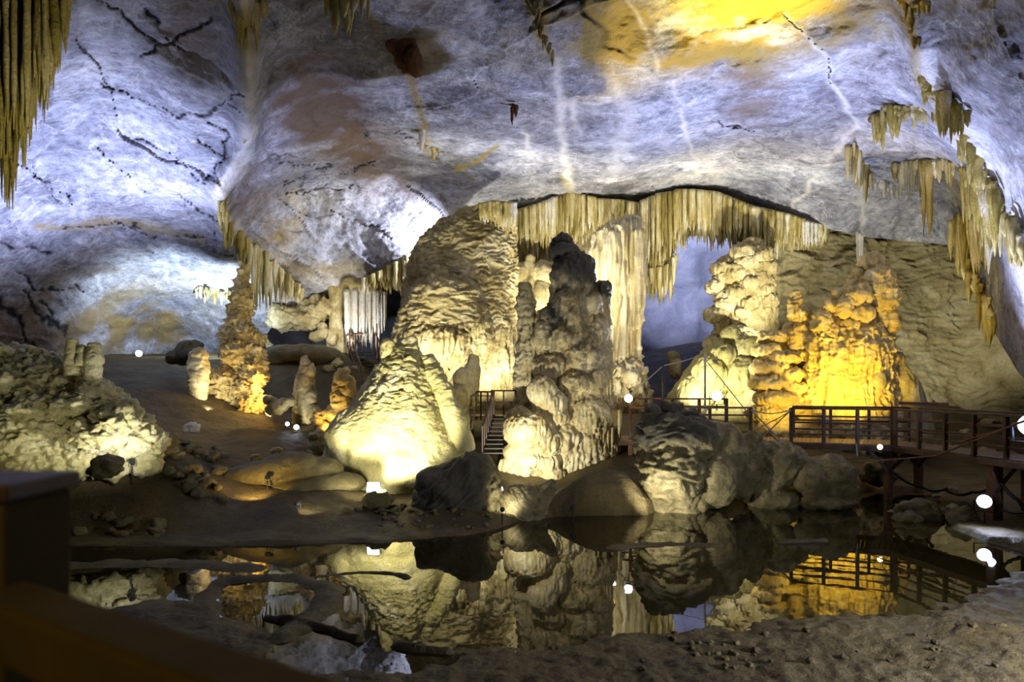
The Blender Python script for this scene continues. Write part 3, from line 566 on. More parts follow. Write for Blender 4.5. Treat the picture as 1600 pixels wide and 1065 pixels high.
formation('bottle_stalagmite', 26, [('T', [(477,556,3),(477,572,7),(477,590,13),(476,612,16),(477,635,17),(478,660,19)]), ('B', 487, 620, 9, 10, -.2), ('B', 486, 645, 15, 13, -.2), ('B', 470, 600, 9, 12, -.1), ('B', 487, 580, 4, 12, 0)], .045, lambda V, N: rip(V, .05, .4, .16, 3) + cau(V, .05, .3, 4), M['cream'], 'bottle shaped pale stalagmite standing left of the cone', 'stalagmite')
formation('amber_stalagmite', 24.5, [('T', [(536,577,7),(536,590,13),(535,610,14),(532,632,15),(528,660,17)]), ('B', 545, 606, 9, 18, .1), ('B', 525, 648, 20, 14, 0), ('B', 502, 655, 14, 12, 0), ('B', 515, 668, 18, 12, -.1)], .042, lambda V, N: rip(V, .06, .4, .18, 3) + cau(V, .06, .25, 4), M['amber'], 'orange lit stalagmite stump touching the left side of the cone', 'stalagmite')
formation('stalagmite_stump', 23, [('B', 494, 682, 12, 9), ('B', 495, 696, 13, 12), ('B', 488, 710, 14, 8)], .04, lambda V, N: rip(V, .05, .3, .16, 3), M['green'], 'low olive stump at the foot of the cone, left side', 'stalagmite')
formation('rounded_stalagmite', 25.5, [('T', [(741,556,5),(738,575,11),(733,600,15),(728,630,18)]), ('B', 722, 592, 12, 16), ('B', 718, 625, 14, 26, -.2), ('B', 722, 655, 14, 18, -.2)], .045, lambda V, N: cau(V, .07, .3, 3) + flu(V, .04, .2, 1, 4), M['bell'], 'rounded brown stalagmite right behind the cone near the small stairway', 'stalagmite')
# --- left mound with fingers
lm = formation('mound_flowstone', 17.5, [
    ('L', [(548,-60,80),(570,-160,135),(600,-200,165),(630,-230,205),(660,-240,236),(690,-250,252),(712,-260,250),(735,-260,246)], .42), ('B', 145, 612, 32, 16, -.6), ('B', 118, 640, 40, 24, -.9), ('B', 165, 640, 30, 18, -.8), ('B', 196, 638, 18, 16, -.5), ('B', 178, 660, 38, 22, -1.0), ('B', 150, 680, 50, 24, -1.2), ('B', 205, 685, 40, 30, -.7), ('B', 228, 690, 24, 26, -.3), ('B', 90, 590, 26, 18, -.4), ('B', 60, 640, 50, 30, -.8), ('B', 20, 600, 50, 30, -.5), ('B', 30, 690, 60, 24, -1.0)],
    .04, lambda V, N: .10 * fbm(V, .9, 5) + bil(V, .11, .5, .34, 3) + rip(V, .04, .4, .2, 4) + sstep(-V[:, 0], 11.3, 12.2) * cau(V, .05, .14, 8), M['cone'], 'wide lumpy flowstone mound at the left edge, lit from below', 'flowstone')
for pr in ([('T', [(114,530,7),(113,545,8),(112,562,10),(115,585,13)])], [('T', [(128,540,5.5),(128,552,7),(127,570,9)])], [('T', [(147,536,8),(147,550,10),(146,570,11),(146,595,12)]), ('B', 151, 560, 9, 14)]):
    formation('finger_stalagmite', 16.8, pr, .03, lambda V, N: rip(V, .02, .3, .12, 3) + cau(V, .03, .25, 4), M['cone'], parent=lm)
# --- front rocks
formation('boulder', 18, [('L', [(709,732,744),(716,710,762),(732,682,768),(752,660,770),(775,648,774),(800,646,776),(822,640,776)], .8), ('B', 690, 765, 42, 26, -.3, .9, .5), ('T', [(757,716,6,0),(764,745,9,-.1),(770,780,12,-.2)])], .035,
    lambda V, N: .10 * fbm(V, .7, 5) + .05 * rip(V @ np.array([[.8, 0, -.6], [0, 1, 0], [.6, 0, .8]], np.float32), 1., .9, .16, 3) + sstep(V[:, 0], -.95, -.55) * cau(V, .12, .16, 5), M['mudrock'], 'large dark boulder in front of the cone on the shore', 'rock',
    darken=lambda V, N, px, py: sstep(-px - (py - 720) * .05, -764, -748) * .9)  # boulder darker left of its right-hand edge
formation('slab_rock', 18, [('L', [(760,800,838),(772,784,852),(790,774,856),(812,770,850)], .8), ('T', [(790,795,18,.1),(825,780,18,0),(850,765,9,-.1),(864,752,3,-.1)]), ('T', [(835,798,12,-.3),(852,780,8,-.3),(868,755,2.5,-.2)])], .03,
    lambda V, N: .05 * fbm(V, .5, 4) + .05 * rip(V @ np.array([[.75, 0, .66], [0, 1, 0], [-.66, 0, .75]], np.float32), 1., .9, .14, 3), M['boulder'], 'pointed slab of layered rock tilted beside the dark boulder', 'rock')
# --- rock island
ri = [('L', [(652,1004,1090),(680,1000,1130),(720,1002,1110),(760,1006,1105),(800,1012,1100)], .8), ('T', [(1032,634,8,.1),(1050,642,12,.1),(1075,654,14,.1),(1092,668,16,.1)]), ('B', 1022, 660, 18, 24, 0), ('B', 1010, 690, 12, 24, .2), ('B', 1097, 664, 14, 12, .1), ('B', 1050, 690, 40, 30, -.2), ('B', 1050, 740, 44, 38, -.5), ('B', 1132, 715, 32, 58, .1, 1.1, .12), ('B', 1118, 745, 36, 48, -.1), ('B', 1112, 680, 30, 24, .1)]
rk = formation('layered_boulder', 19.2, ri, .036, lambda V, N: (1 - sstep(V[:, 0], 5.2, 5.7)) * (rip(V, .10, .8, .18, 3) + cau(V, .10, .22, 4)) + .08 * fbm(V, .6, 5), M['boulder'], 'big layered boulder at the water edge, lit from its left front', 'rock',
    darken=lambda V, N, px, py: .85 * sstep(-py - .12 * (px - 1000) + 14 * fbm(V, .5, 3, 4), -712, -690) * (px < 1120))  # darker towards the top, except on the right dome
formation('rounded_boulder', 19.6, [('B', 1172, 718, 22, 46, 0, 1., .15), ('B', 1160, 745, 24, 34, -.1)], .036, lambda V, N: .09 * fbm(V, .5, 6, 2, .6), M['boulder'], 'rounded boulder leaning on the right flank of the layered boulder', 'rock')
formation('rounded_boulder', 19.8, [('B', 1214, 725, 44, 36, 0, .9), ('B', 1236, 715, 22, 22, 0), ('B', 1190, 750, 30, 26, -.1), ('B', 1205, 780, 40, 16, -.1)], .036, lambda V, N: .10 * fbm(V, .6, 6, 3, .6) + .04 * rip(V, 1., .6, .3, 4), M['boulder'], 'second rounded boulder from the right end of the rock row', 'rock')
formation('rounded_boulder', 19.6, [('B', 1296, 745, 40, 38, 0, .8), ('B', 1264, 752, 24, 24, -.3), ('B', 1318, 762, 22, 28, 0), ('B', 1270, 735, 34, 24, .1), ('B', 1285, 782, 50, 12, -.1)], .036, lambda V, N: .09 * fbm(V, .6, 6, 4, .6), M['boulder'], 'rounded boulder at the right end of the rock row, nearest the gold reflection', 'rock')
# --- grotto at the back left
formation('overhang_rock', 37.5, [('B', 462, 497, 42, 17, 0, .9, .12), ('B', 500, 482, 40, 16, .4), ('B', 445, 505, 24, 9, -.2)], .08, lambda V, N: .2 * fbm(V, 1.1, 5) + bil(V, .16, .9, .6, 3) + rip(V, .06, .6, .3, 5), M['cream'], 'pale rock overhang roofing the small grotto at the back', 'rock')
formation('boulder', 37, [('B', 505, 521, 13, 9), ('B', 503, 508, 9, 7), ('B', 494, 526, 10, 6)], .07, lambda V, N: .15 * fbm(V, .8, 4), M['cream'], 'pale boulder balanced under the grotto overhang', 'rock')
formation('pillar', 37.2, [('T', [(528,440,14),(528,470,11),(526,500,10),(528,530,12),(529,560,14)]), ('B', 522, 530, 10, 18)], .08, lambda V, N: cau(V, .16, .6, 3) + .1 * fbm(V, .8, 3), M['cream'], 'pale rock pillar left of the hanging white curtain', 'column')
cu = drapery('stalactite_curtain', 36.5, [(540,452),(570,448),(602,456)], [(540,545),(560,548),(590,540),(602,520)], 22, 3.6, M['white'], 'long white straight stalactite curtain above the back stairway', rows=2, jit=.22)
formation('curtain_cap', 36.6, [('B', 558, 446, 30, 14, 0, .8), ('B', 590, 450, 18, 10, .2)], .08, lambda V, N: .1 * fbm(V, .8, 4), M['bell'], parent=cu)
formation('rock_platform', 34, [('B', 470, 555, 62, 18, 0, .7), ('B', 430, 565, 40, 14, -.2, .8), ('B', 500, 560, 36, 20, .2, .8)], .08, lambda V, N: .14 * fbm(V, 1., 5), M['mudrock'], 'flat brown rock platform in front of the grotto', 'rock')
formation('boulder', 25.5, [('B', 438, 634, 24, 10, 0, .8, -.35), ('B', 425, 625, 12, 7)], .05, lambda V, N: .14 * fbm(V, .5, 5), M['bell'], 'brightly lit rubble block left of the bottle shaped stalagmite', 'rock')
formation('amber_ridge', 18.8, [('B', 400, 742, 78, 22, .2, .5, -.22), ('B', 450, 728, 50, 24, .5, .8, -.1), ('B', 495, 735, 42, 22, .7, .8), ('B', 520, 755, 52, 18, .4, .8), ('B', 470, 765, 70, 20, .3, .7)], .045, lambda V, N: .05 * fbm(V, .7, 5), M['mudrock'], 'low amber lit rock ridge on the mud left of the cone', 'rock')
# --- ceiling hangings
def fringe(name, line, L, n, rpx, mat, label, seed=1, off=.5, group=None, rows=1, cat='stalactite'):
    rd = random.Random(seed); bm = bmesh.new()
    rp = [P(x, y - 4, Dc(x, y) - .2 - off * .3) for x, y in line]; rp = [rp[0].lerp(rp[1], -.1)] + rp[1:-1] + [rp[-1].lerp(rp[-2], -.1)]
    add_tube(bm, rp, rpx * 1.1 * K(rp[0].y), 8)
    pts = [Vector((*p, 0)) for p in line]; seg = [(b - a).length for a, b in zip(pts, pts[1:])]; T = sum(seg)
    for i in range(n * rows):
        t = (i + rd.random()) / (n * rows) * T; j = 0
        while j < len(seg) - 1 and t > seg[j]: t -= seg[j]; j += 1
        p = pts[j].lerp(pts[j + 1], min(1, t / seg[j])); x = p.x + rd.uniform(-1, 1) * rpx * 1.6; y = p.y + rd.uniform(-3, 3)
        d = Dc(x, y) - rd.uniform(.2, 1.) * off - .2; u = (i / (n * rows)); l = (L(u) if callable(L) else L) * rd.uniform(.25, 1.15) ** 1.2; r = rpx * rd.uniform(.5, 1.3) * K(d); m = 9; ph = rd.uniform(0, 6)
        q = [P(x + rd.uniform(-.3, .3), y - 5 + (l + 5) * k / (m - 1), d) for k in range(m)]
        rr = [r * (1.2 - .5 * k / (m - 1)) * (1 if k < m - 3 else (.8, .5, .12)[k - m + 3]) * (1 + .14 * math.sin(ph + k * 1.3)) for k in range(m)]
        add_tube(bm, q, rr, 8)
    return tag(bmobj(name, bm, mat, None, True), label, cat, group)
o = drapery('stalactite_curtain', 11.5, [(-60,-40),(0,-40),(112,-40)], [(-60,330),(0,330),(14,318),(32,290),(44,240),(54,208),(74,185),(90,130),(102,80),(112,10)], 30, 7, M['drape_ochre'], 'great ribbed stalactite curtain hanging in the top left corner', rows=3, jit=.16, dep=.6)
fringe('stalactite_fringe', [(362,-12),(372,0),(380,10),(398,14),(410,8)], lambda u: 66 + 30 * math.sin(u * 3), 20, 5.5, M['drape_ochre'], 'olive stalactite fringe at the top of the pale ceiling seam', 3)
fringe('stalactite_fringe', [(388,88),(390,130),(388,180),(384,226)], 26, 26, 6.5, M['white'], 'lumpy white stalactite string along the middle of the ceiling seam', 4, .5)
fringe('stalactite_fringe', [(346,296),(350,330),(362,358),(384,378),(398,388)], lambda u: 46, 44, 4.2, M['drape_ochre'], 'dark ochre stalactite fringe at the lower end of the ceiling seam', 5, .7)
fringe('stalactite_fringe', [(384,384),(410,398),(432,418),(452,440),(470,458)], lambda u: 78 * (1 - u) + 16, 60, 3.6, M['drape'], 'pale dripping stalactite fringe right of the knobbly stalagmite tip', 6, 1.2)
fringe('stalactite_fringe', [(310,454),(335,458),(362,462)], 16, 16, 3.4, M['drape'], 'short tan stalactite row left of the knobbly stalagmite', 7, 1.)
fringe('stalactite_fringe', [(512,2),(535,-2),(552,4)], 52, 14, 6.5, M['drape_ochre'], 'yellow stalactite tuft at the top edge left of the red brown rock', 8, .5)
fringe('stalactite_fringe', [(553,-4),(566,-4),(578,-8)], 40, 8, 4.5, M['drape'], 'narrow stalactite tuft right beside the yellow tuft at the top edge', 9, .5)
formation('hanging_rock', Dc(635, 80) - .3, [('B', 632, 78, 20, 36, 0, .7, -.35), ('B', 646, 95, 13, 22, -.1), ('B', 622, 62, 14, 18)], .05, lambda V, N: .12 * fbm(V, .5, 5) + flu(V, .06, .2, .8, 3), M['redrock'], 'red brown rock clinging to the ceiling near the top edge', 'rock')
fringe('stalactite', [(659,206),(663,207)], 30, 2, 4.0, M['white'], 'thin white stalactite on the ceiling below the red brown rock', 10, .3)
fringe('stalactite', [(676,234),(680,236)], 24, 2, 3.4, M['drape'], 'thin tan stalactite just right of the thin white one', 11, .3)
fringe('stalactite', [(800,172),(804,172)], 28, 3, 4.5, M['redrock'], 'small red brown stalactite in the middle of the ceiling', 12, .3)
fringe('stalactite_fringe', [(838,5),(846,50),(862,90)], 18, 14, 3.5, M['drape'], 'thin yellow stalactite seam in the upper middle ceiling', 13, .3)
fringe('stalactite_fringe', [(1362,190),(1374,184),(1386,190)], 50, 9, 5, M['drape_ochre'], 'left hand ochre tassel of the tassels on the right ceiling', 14)
fringe('stalactite_fringe', [(1384,172),(1395,170),(1404,174)], 44, 9, 5, M['drape_ochre'], 'ochre tassel hanging from the corner of the square ceiling ledge', 15)
fringe('stalactite_fringe', [(1404,172),(1430,172),(1460,170)], 24, 20, 4, M['drape'], 'short fringe along the square ceiling ledge', 16)
fringe('stalactite_fringe', [(1462,150),(1476,152),(1490,165),(1506,182)], lambda u: 68 - 30 * u, 20, 5.5, M['drape_ochre'], 'thick ochre tassel beside the pale right wall', 17)
fringe('stalactite_fringe', [(1440,120),(1447,135),(1452,145)], 24, 8, 4, M['drape_ochre'], 'small ochre tuft on the crease above the thick ochre tassel', 18)
fringe('stalactite_fringe', [(1400,262),(1425,258),(1450,256),(1475,256),(1492,262)], lambda u: 40 + 12 * math.sin(u * 6), 36, 4, M['drape'], 'ragged stalactite row below the square ceiling ledge', 19)
fringe('stalactite', [(1443,258),(1455,258)], 112, 4, 5, M['drape_ochre'], 'long ochre stalactite spike hanging from the ragged row', 20)
fringe('stalactite_fringe', [(1326,232),(1334,228),(1345,250),(1356,272)], 50, 16, 3.6, M['drape'], 'slanting tan stalactite fringe left of the ragged row', 21)
fringe('stalactite_fringe', [(1366,286),(1386,288),(1406,296)], 20, 12, 3, M['white'], 'small pale stalactite fringe below the ragged row', 22)
fringe('stalactite_fringe', [(1500,196),(1516,236),(1530,262)], 40, 18, 4.5, M['drape_ochre'], 'ochre stalactite crease running down the edge of the right wall', 23)
fringe('stalactite_fringe', [(1505,268),(1522,264),(1540,285),(1556,320)], lambda u: 96 - 20 * u, 40, 6, M['drape_ochre'], 'great ochre curtain hanging from the edge of the right wall', 24, 1., rows=2)
fringe('stalactite_fringe', [(1490,352),(1505,340),(1530,345),(1552,350)], lambda u: 74, 32, 5, M['drape'], 'wide tan stalactite curtain where the right wall meets the rippled wall', 25, 1.4, rows=2)
fringe('stalactite_fringe', [(1556,330),(1575,345),(1592,370),(1610,390)], lambda u: 66, 24, 5, M['drape'], 'pale pink stalactite row at the right edge of the photo', 26, .8)
fringe('stalactite_fringe', [(1405,2),(1425,8),(1448,10)], 22, 12, 4.5, M['drape_ochre'], 'yellow fringe along the top right ceiling ledge', 27)
fringe('stalactite_fringe', [(1416,30),(1424,48),(1432,62)], 20, 8, 4, M['drape_ochre'], 'small yellow tuft below the top right ceiling ledge', 28)
fringe('stalactite_fringe', [(1500,388),(1525,440),(1552,500)], 50, 30, 4, M['drape'], 'thin tan fringe following the lower edge of the right wall', 29, .8)
#WALKWAY

# ================================================================== WALKWAY
def V3(px, D, z): return Vector(((px - 800) * D / F, D, z))
def deck(name, a, b, c, d, th, label, mat, posts=(), braces=(), n=26):
    """planked deck between front edge a-b and back edge d-c (top height in z), with its support posts"""
    o = empty(name, (a + b) / 2, label, 'walkway'); bm = bmesh.new()
    for i in range(n):
        t0, t1 = (i + .04) / n, (i + .96) / n
        q = [a.lerp(b, t0), a.lerp(b, t1), d.lerp(c, t1), d.lerp(c, t0)]
        lo = [bm.verts.new(p - Vector((0, 0, .04))) for p in q]; hi = [bm.verts.new(p) for p in q]
        bm.faces.new(hi); bm.faces.new(lo[::-1])
        for k in range(4): bm.faces.new((lo[k], lo[(k + 1) % 4], hi[(k + 1) % 4], hi[k]))
    bmobj('planking', bm, mat, o)
    for e0, e1 in ((a, b), (d, c)):
        bm = bmesh.new(); dz = Vector((0, 0, -.04 - th / 2)); beam(bm, e0 + dz, e1 + dz, .09, th); bmobj('edge_beam', bm, M['wood'], o, bevel=.01)
    for (p, zb, wd) in posts:
        bm = bmesh.new(); beam(bm, Vector((p.x, p.y, zb)), Vector((p.x, p.y, p.z - .04)), wd, wd); bmobj('support_post', bm, M['woodl'], o, bevel=.012)
    for (p, q) in braces:
        bm = bmesh.new(); beam(bm, p, q, .07, .09); bmobj('brace', bm, M['wood'], o)
    return o
def railing(name, pts, tops, rails, label, posts=None, h=1.06, pw=.09, mat='wood', rw=.055):
    """pts: deck-level corners of the run; posts at every point; rails: heights of the lower rails"""
    o = empty(name, pts[0], label, 'railing')
    for p in pts:
        bm = bmesh.new(); beam(bm, p - Vector((0, 0, .12)), p + Vector((0, 0, h + .02)), pw, pw); bmobj('post', bm, M[mat], o, bevel=.01)
    up = Vector((0, 0, 1))
    bm = bmesh.new(); beam(bm, pts[0] + up * h, pts[-1] + up * h, .12, .06); bmobj('top_rail', bm, M[tops], o, bevel=.01)
    for r in rails:
        bm = bmesh.new(); beam(bm, pts[0] + up * r, pts[-1] + up * r, rw * .7, rw); bmobj('rail', bm, M[mat], o, bevel=.006)
    return o
def run(a, b, n): return [a.lerp(b, i / (n - 1)) for i in range(n)]
ZD = 1.68
fa, fb_ = V3(966, 22.6, 1.66), V3(1180, 22.0, ZD); ba, bb = V3(960, 24.6, 1.66), V3(1180, 23.8, ZD)
deck('walkway_deck', fa, fb_, bb, ba, .14, 'brown walkway deck behind the layered boulder, under two floodlights', M['woodl'], [(V3(985, 22.7, 1.66), .2, .13), (V3(1168, 22.3, ZD), .2, .13)])
ga, gb = V3(1180, 22, ZD), V3(1394, 20.5, ZD); gc, gd = V3(1400, 22.2, ZD), V3(1180, 23.8, ZD)
deck('walkway_deck', ga, gb, gc, gd, .16, 'brown walkway deck in front of the gold stalagmite', M['woodl'], [(V3(1250, 21.8, ZD), .0, .14), (V3(1388, 20.8, ZD), -.25, .2)],
     [(V3(1388, 20.7, .85), V3(1358, 20.9, 1.5)), (V3(1388, 20.7, .85), V3(1425, 20.6, 1.5))], 34)
ha, hb = V3(1394, 20.5, ZD), Vector((13.2, 8.6, ZD)); hc, hd = Vector((14.8, 8.8, ZD)), V3(1400, 22.2, ZD)
deck('walkway_deck', ha, hb, hc, hd, .16, 'walkway deck running towards the right edge of the photo', M['wood'], [(V3(1435, 21.3, ZD), .1, .2), (V3(1554, 17.1, ZD), -.25, .26), (V3(1605, 17.6, ZD), -.2, .2), (Vector((13., 10.5, ZD)), -.1, .2)],
     [(V3(1435, 21.2, .95), V3(1410, 21.2, 1.5)), (V3(1435, 21.2, .95), V3(1458, 20.9, 1.5)), (V3(1554, 17, .8), V3(1590, 16.8, 1.5))], 80)
railing('walkway_railing', run(V3(985, 22.7, 1.66), V3(1173, 22.1, ZD), 4), 'woodl', (.28, .55, .82), 'front railing of the walkway behind the layered boulder')
railing('walkway_railing', run(V3(968, 25.2, 1.95), V3(1135, 24.6, 1.95), 5), 'wood', (.45, .75), 'back railing of the walkway between the two floodlights', h=1.02, pw=.11)
railing('walkway_railing', run(V3(1236, 21.6, ZD), V3(1394, 20.6, ZD), 4), 'wood', (.25, .42, .62, .82), 'railing in front of the gold stalagmite')
railing('walkway_railing', run(V3(1240, 23.4, ZD), V3(1420, 22.1, ZD), 4), 'wood', (.3, .6), 'back railing behind the railing of the gold stalagmite', pw=.08)
railing('walkway_railing', run(V3(1399, 20.4, ZD), Vector((13.15, 9., ZD)), 13), 'wood', (.28, .52, .78), 'near railing of the walkway at the right edge', pw=.1)
railing('walkway_railing', run(V3(1437, 21.6, ZD), Vector((14.7, 9., ZD)), 13), 'wood', (.3, .7), 'far railing of the walkway at the right edge', pw=.11)
bm = bmesh.new(); beam(bm, V3(1404, 23.2, 2.86), V3(1482, 22.6, 2.84), .16, .1); o = bmobj('timber_beam', bm, M['woodl'], None, bevel=.01); tag(o, 'brown timber beam lying on the back railing at the walkway corner', 'beam')
# middle landing and its stairs
da, db = V3(728, 25.4, 2.32), V3(806, 25.0, 2.32)
deck('landing_deck', da, db, V3(806, 26.6, 2.32), V3(728, 27, 2.32), .12, 'small dark landing between the cone and the blackened column', M['wood'], [(V3(762, 25.4, 2.32), .5, .16), (V3(792, 25.2, 2.32), .5, .13), (V3(738, 25.6, 2.32), .5, .1)],
     [(V3(762, 25.3, 1.2), V3(806, 25.1, 1.2)), (V3(738, 25.4, 1.5), V3(806, 25.1, 1.5))], 14)
railing('landing_railing', run(V3(731, 25.4, 2.32), V3(772, 25.2, 2.32), 5), 'wood', (.25, .5, .75), 'railing of the small landing right behind the cone', h=.9, pw=.06, rw=.04)
railing('landing_railing', run(V3(768, 26.6, 2.3), V3(806, 26.4, 2.3), 3), 'wood', (.5,), 'back railing of the small landing near the blackened column', h=.95, pw=.06)
def stairs(name, a, b, wv, n, label, rail_h=.95):
    o = empty(name, b, label, 'stairs'); bm = bmesh.new()
    for i in range(n):
        p = a.lerp(b, (i + .5) / n); add_box(bm, p, (abs(wv.x) + .02, .26, .04))
    bmobj('treads', bm, M['steel'], o)
    for s_ in (-.5, .5):
        bm = bmesh.new(); beam(bm, a + wv * s_, b + wv * s_, .06, .2); bmobj('stringer', bm, M['steel'], o)
        bm = bmesh.new(); beam(bm, a + wv * s_ + Vector((0, 0, rail_h)), b + wv * s_ + Vector((0, 0, rail_h)), .06, .06); bmobj('handrail', bm, M['wood'], o)
        for i in range(7):
            p = a.lerp(b, i / 6) + wv * s_; bm = bmesh.new(); beam(bm, p, p + Vector((0, 0, rail_h)), .04, .04); bmobj('baluster', bm, M['wood'], o)
    return o
stairs('stairway', P(566, 548, 35.4), P(590, 612, 31.5), Vector((1.35, 0, 0)), 12, 'dark steel stairway climbing to the white curtain at the back')
railing('stair_railing', run(P(541, 552, 35.6), P(566, 551, 35.4), 4), 'wood', (.3, .6), 'dark railing at the head of the back stairway', h=.95, pw=.05, rw=.04)
stairs('stairway', V3(790, 25, 2.3), V3(775, 22.6, 1.15), Vector((.9, 0, 0)), 9, 'short dark stairway down from the small landing')

# ropes, cables, poles
def cable(name, pts, r, mat, label, cat, sag=0., group=None):
    bm = bmesh.new(); q = []
    for a, b in zip(pts[:-1], pts[1:]):
        for i in range(10):
            t = i / 10; p = a.lerp(b, t); p.z -= sag * 4 * t * (1 - t); q.append(p)
    q.append(pts[-1]); add_tube(bm, q, r, 8)
    return tag(bmobj(name, bm, M[mat], None, True), label, cat, group)
cable('rope', [P(1173, 640, 22), P(1232, 700, 21.4)], .022, 'rope', 'pale rope of the rope cross, running down to the right', 'rope')
cable('rope', [P(1176, 698, 21.9), P(1236, 640, 21.5)], .022, 'rope', 'pale rope of the rope cross, running up to the right', 'rope')
cable('rope', [P(1173, 640, 22), P(1205, 646, 21.8), P(1236, 640, 21.5)], .018, 'rope', 'pale rope sagging across the top of the walkway gap', 'rope', .02)
cable('rope', [P(1236, 642, 21.4), P(1180, 672, 22.6)], .016, 'rope', 'thin pale rope behind the rope cross', 'rope')
cable('rope', [P(966, 630, 23), P(1036, 571, 23), P(1101, 553, 23.1)], .018, 'rope', 'pale rope strung from the walkway up to the two poles', 'rope', .03)
cable('rope', [P(1101, 560, 23), P(1166, 642, 22.3)], .016, 'rope', 'pale guy rope from the white pole down to the railing', 'rope')
cable('rope', [P(1234, 700, 21.3), P(1240, 716, 21.2), P(1246, 700, 21.2)], .02, 'rope', 'knotted end of pale rope under the walkway gap', 'rope')
cable('rope', [P(1337, 690, 20.8), P(1340, 712, 20.7)], .022, 'rope', 'short rope end dangling from the deck below the gold stalagmite', 'rope')
cable('cable', [P(1640, 640, 14.6), P(1460, 712, 18.), P(1320, 722, 19.9), P(1240, 706, 21.2), P(1196, 672, 21.8)], .022, 'ropeb', 'long brown cable slung along the walkway front', 'cable', .02)
cable('cable', [P(1640, 645, 14.6), P(1500, 690, 17.3)], .018, 'roper', 'red cable beside the long brown cable at the right', 'cable', .02)
cable('cable', [P(1395, 736, 20.5), P(1440, 760, 20.), P(1480, 762, 20)], .04, 'cable', 'black cable drooping under the walkway corner', 'cable', .1)
cable('cable', [P(1480, 766, 20), P(1520, 768, 19), P(1560, 752, 18)], .045, 'cable', 'thick black cable loop left of the big support post', 'cable', .1)
cable('cable', [P(1566, 756, 16.9), P(1590, 780, 16.5), P(1625, 820, 16)], .045, 'cable', 'thick black cable slanting down at the right edge', 'cable', .05)
cable('cable', [P(1565, 795, 16.8), P(1600, 800, 16.2), P(1640, 790, 15.5)], .03, 'cable', 'thin black cable low at the right edge', 'cable', .05)
cable('pole', [P(1036, 569, 23), P(1036, 690, 23)], .035, 'steel', 'dark pole between the two floodlights', 'pole')
cable('pole', [P(1101.5, 551, 23.1), P(1101.5, 690, 23.1)], .04, 'pole', 'white pole left of the right hand floodlight', 'pole')
cable('pole', [P(589, 505, 33), P(589, 560, 33)], .03, 'roper', 'thin red pole at the top of the back stairway', 'pole')

# ================================================================== LAMPS
def light(a, b, watt, ang, col=(1, 1, 1), blend=.6, size=.08):
    l = bpy.data.lights.new('lamp_light', 'SPOT'); l.energy = watt; l.spot_size = math.radians(ang); l.spot_blend = blend; l.shadow_soft_size = size; l.color = col
    o = bpy.data.objects.new('lamp_light', l); COL.objects.link(o); o.location = a; o.rotation_euler = (b - a).to_track_quat('-Z', 'Y').to_euler(); return o
def floodlight(pos, aim, sz, glass, label, stand=.0, cat='floodlight', rnd=False, group=None):
    o = empty('floodlight', pos - Vector((0, 0, stand + sz * .6)), label, cat, group); d = (aim - pos).normalized(); q = d.to_track_quat('-Z', 'Y'); R = q.to_matrix()
    def T(v): return pos + R @ Vector(v)
    bm = bmesh.new()
    if rnd:
        add_tube(bm, [T((0, 0, sz * .9)), T((0, 0, sz * .6)), T((0, 0, 0))], [sz * .25, sz * .42, sz * .5], 16)
    else:
        add_box(bm, T((0, 0, sz * .22)), (sz * 1.15, sz * .9, sz * .4), R); add_box(bm, T((0, 0, sz * .5)), (sz * .6, sz * .5, sz * .25), R)
        for k in range(5): add_box(bm, T(((k - 2) * sz * .2, 0, sz * .42)), (sz * .03, sz * .8, sz * .18), R)
    bmobj('housing', bm, M['iron'], o, bevel=.006)
    bm = bmesh.new()
    if rnd: add_tube(bm, [T((0, 0, -.0)), T((0, 0, -.012))], [sz * .46, sz * .42], 18)
    else: add_box(bm, T((0, 0, -.008)), (sz * 1.02, sz * .78, .02), R)
    bmobj('lens', bm, M[glass], o)
    bm = bmesh.new(); rx = R @ Vector((1, 0, 0)); c = T((0, 0, sz * .25)); lo = Vector((c.x, c.y, c.z - sz * .75))
    for s_ in (-1, 1): beam(bm, c + rx * s_ * sz * .62, lo + rx * s_ * sz * .62, sz * .08, sz * .05)
    beam(bm, lo - rx * sz * .64, lo + rx * sz * .64, sz * .08, sz * .05); bmobj('bracket', bm, M['iron'], o)
    if stand > 0:
        bm = bmesh.new(); add_tube(bm, [lo, lo - Vector((0, 0, stand))], .018, 8); bmobj('stake', bm, M['iron'], o)
    return o
CAMP = Vector((0, 0, 2.6))
WARM = (1., .94, .74); COOL = (.60, .66, 1.); YEL = (1., .72, .12); AMB = (1., .68, .25); NEU = (1., .95, .82)
PA, PB = P(982, 622, 21.9), P(1120, 618, 22.0)
floodlight(PA, CAMP + Vector((0, 0, 2)), .28, 'lampw', 'round lit floodlight at the left end of the walkway railing', .2, rnd=True)
floodlight(PB, CAMP + Vector((0, 0, 2)), .36, 'lampw', 'round lit floodlight beside the white pole', .2, rnd=True)
floodlight(P(1375, 698, 20.1), CAMP, .16, 'lampy', 'small yellow lamp under the deck edge, right of the rock row', .0, rnd=True)
PD = P(1538, 783, 16.6); floodlight(PD, CAMP + Vector((1, 2, -1)), .34, 'lampb', 'blue white floodlight low beside the big support post', .35, rnd=True)
PE = P(583, 761, 17.8); floodlight(PE, P(600, 735, 20) + Vector((0, -3.6, .2)), .30, 'lampb', 'lit floodlight on a rubble stand before the cone', .0)
PF = P(779, 764, 18.9); floodlight(PF, P(820, 720, 20) + Vector((0, -2.6, .6)), .24, 'lampb', 'blue lit floodlight between the dark boulder and the slab', .05)
PG = P(217, 552, 35.2); floodlight(PG, CAMP, .34, 'lampw', 'small bright floodlight far back on the left slope', .2, rnd=True)
floodlight(P(449, 662, 25), CAMP, .16, 'lampw', 'tiny lit lamp left of the bottle shaped stalagmite base', .1, rnd=True)
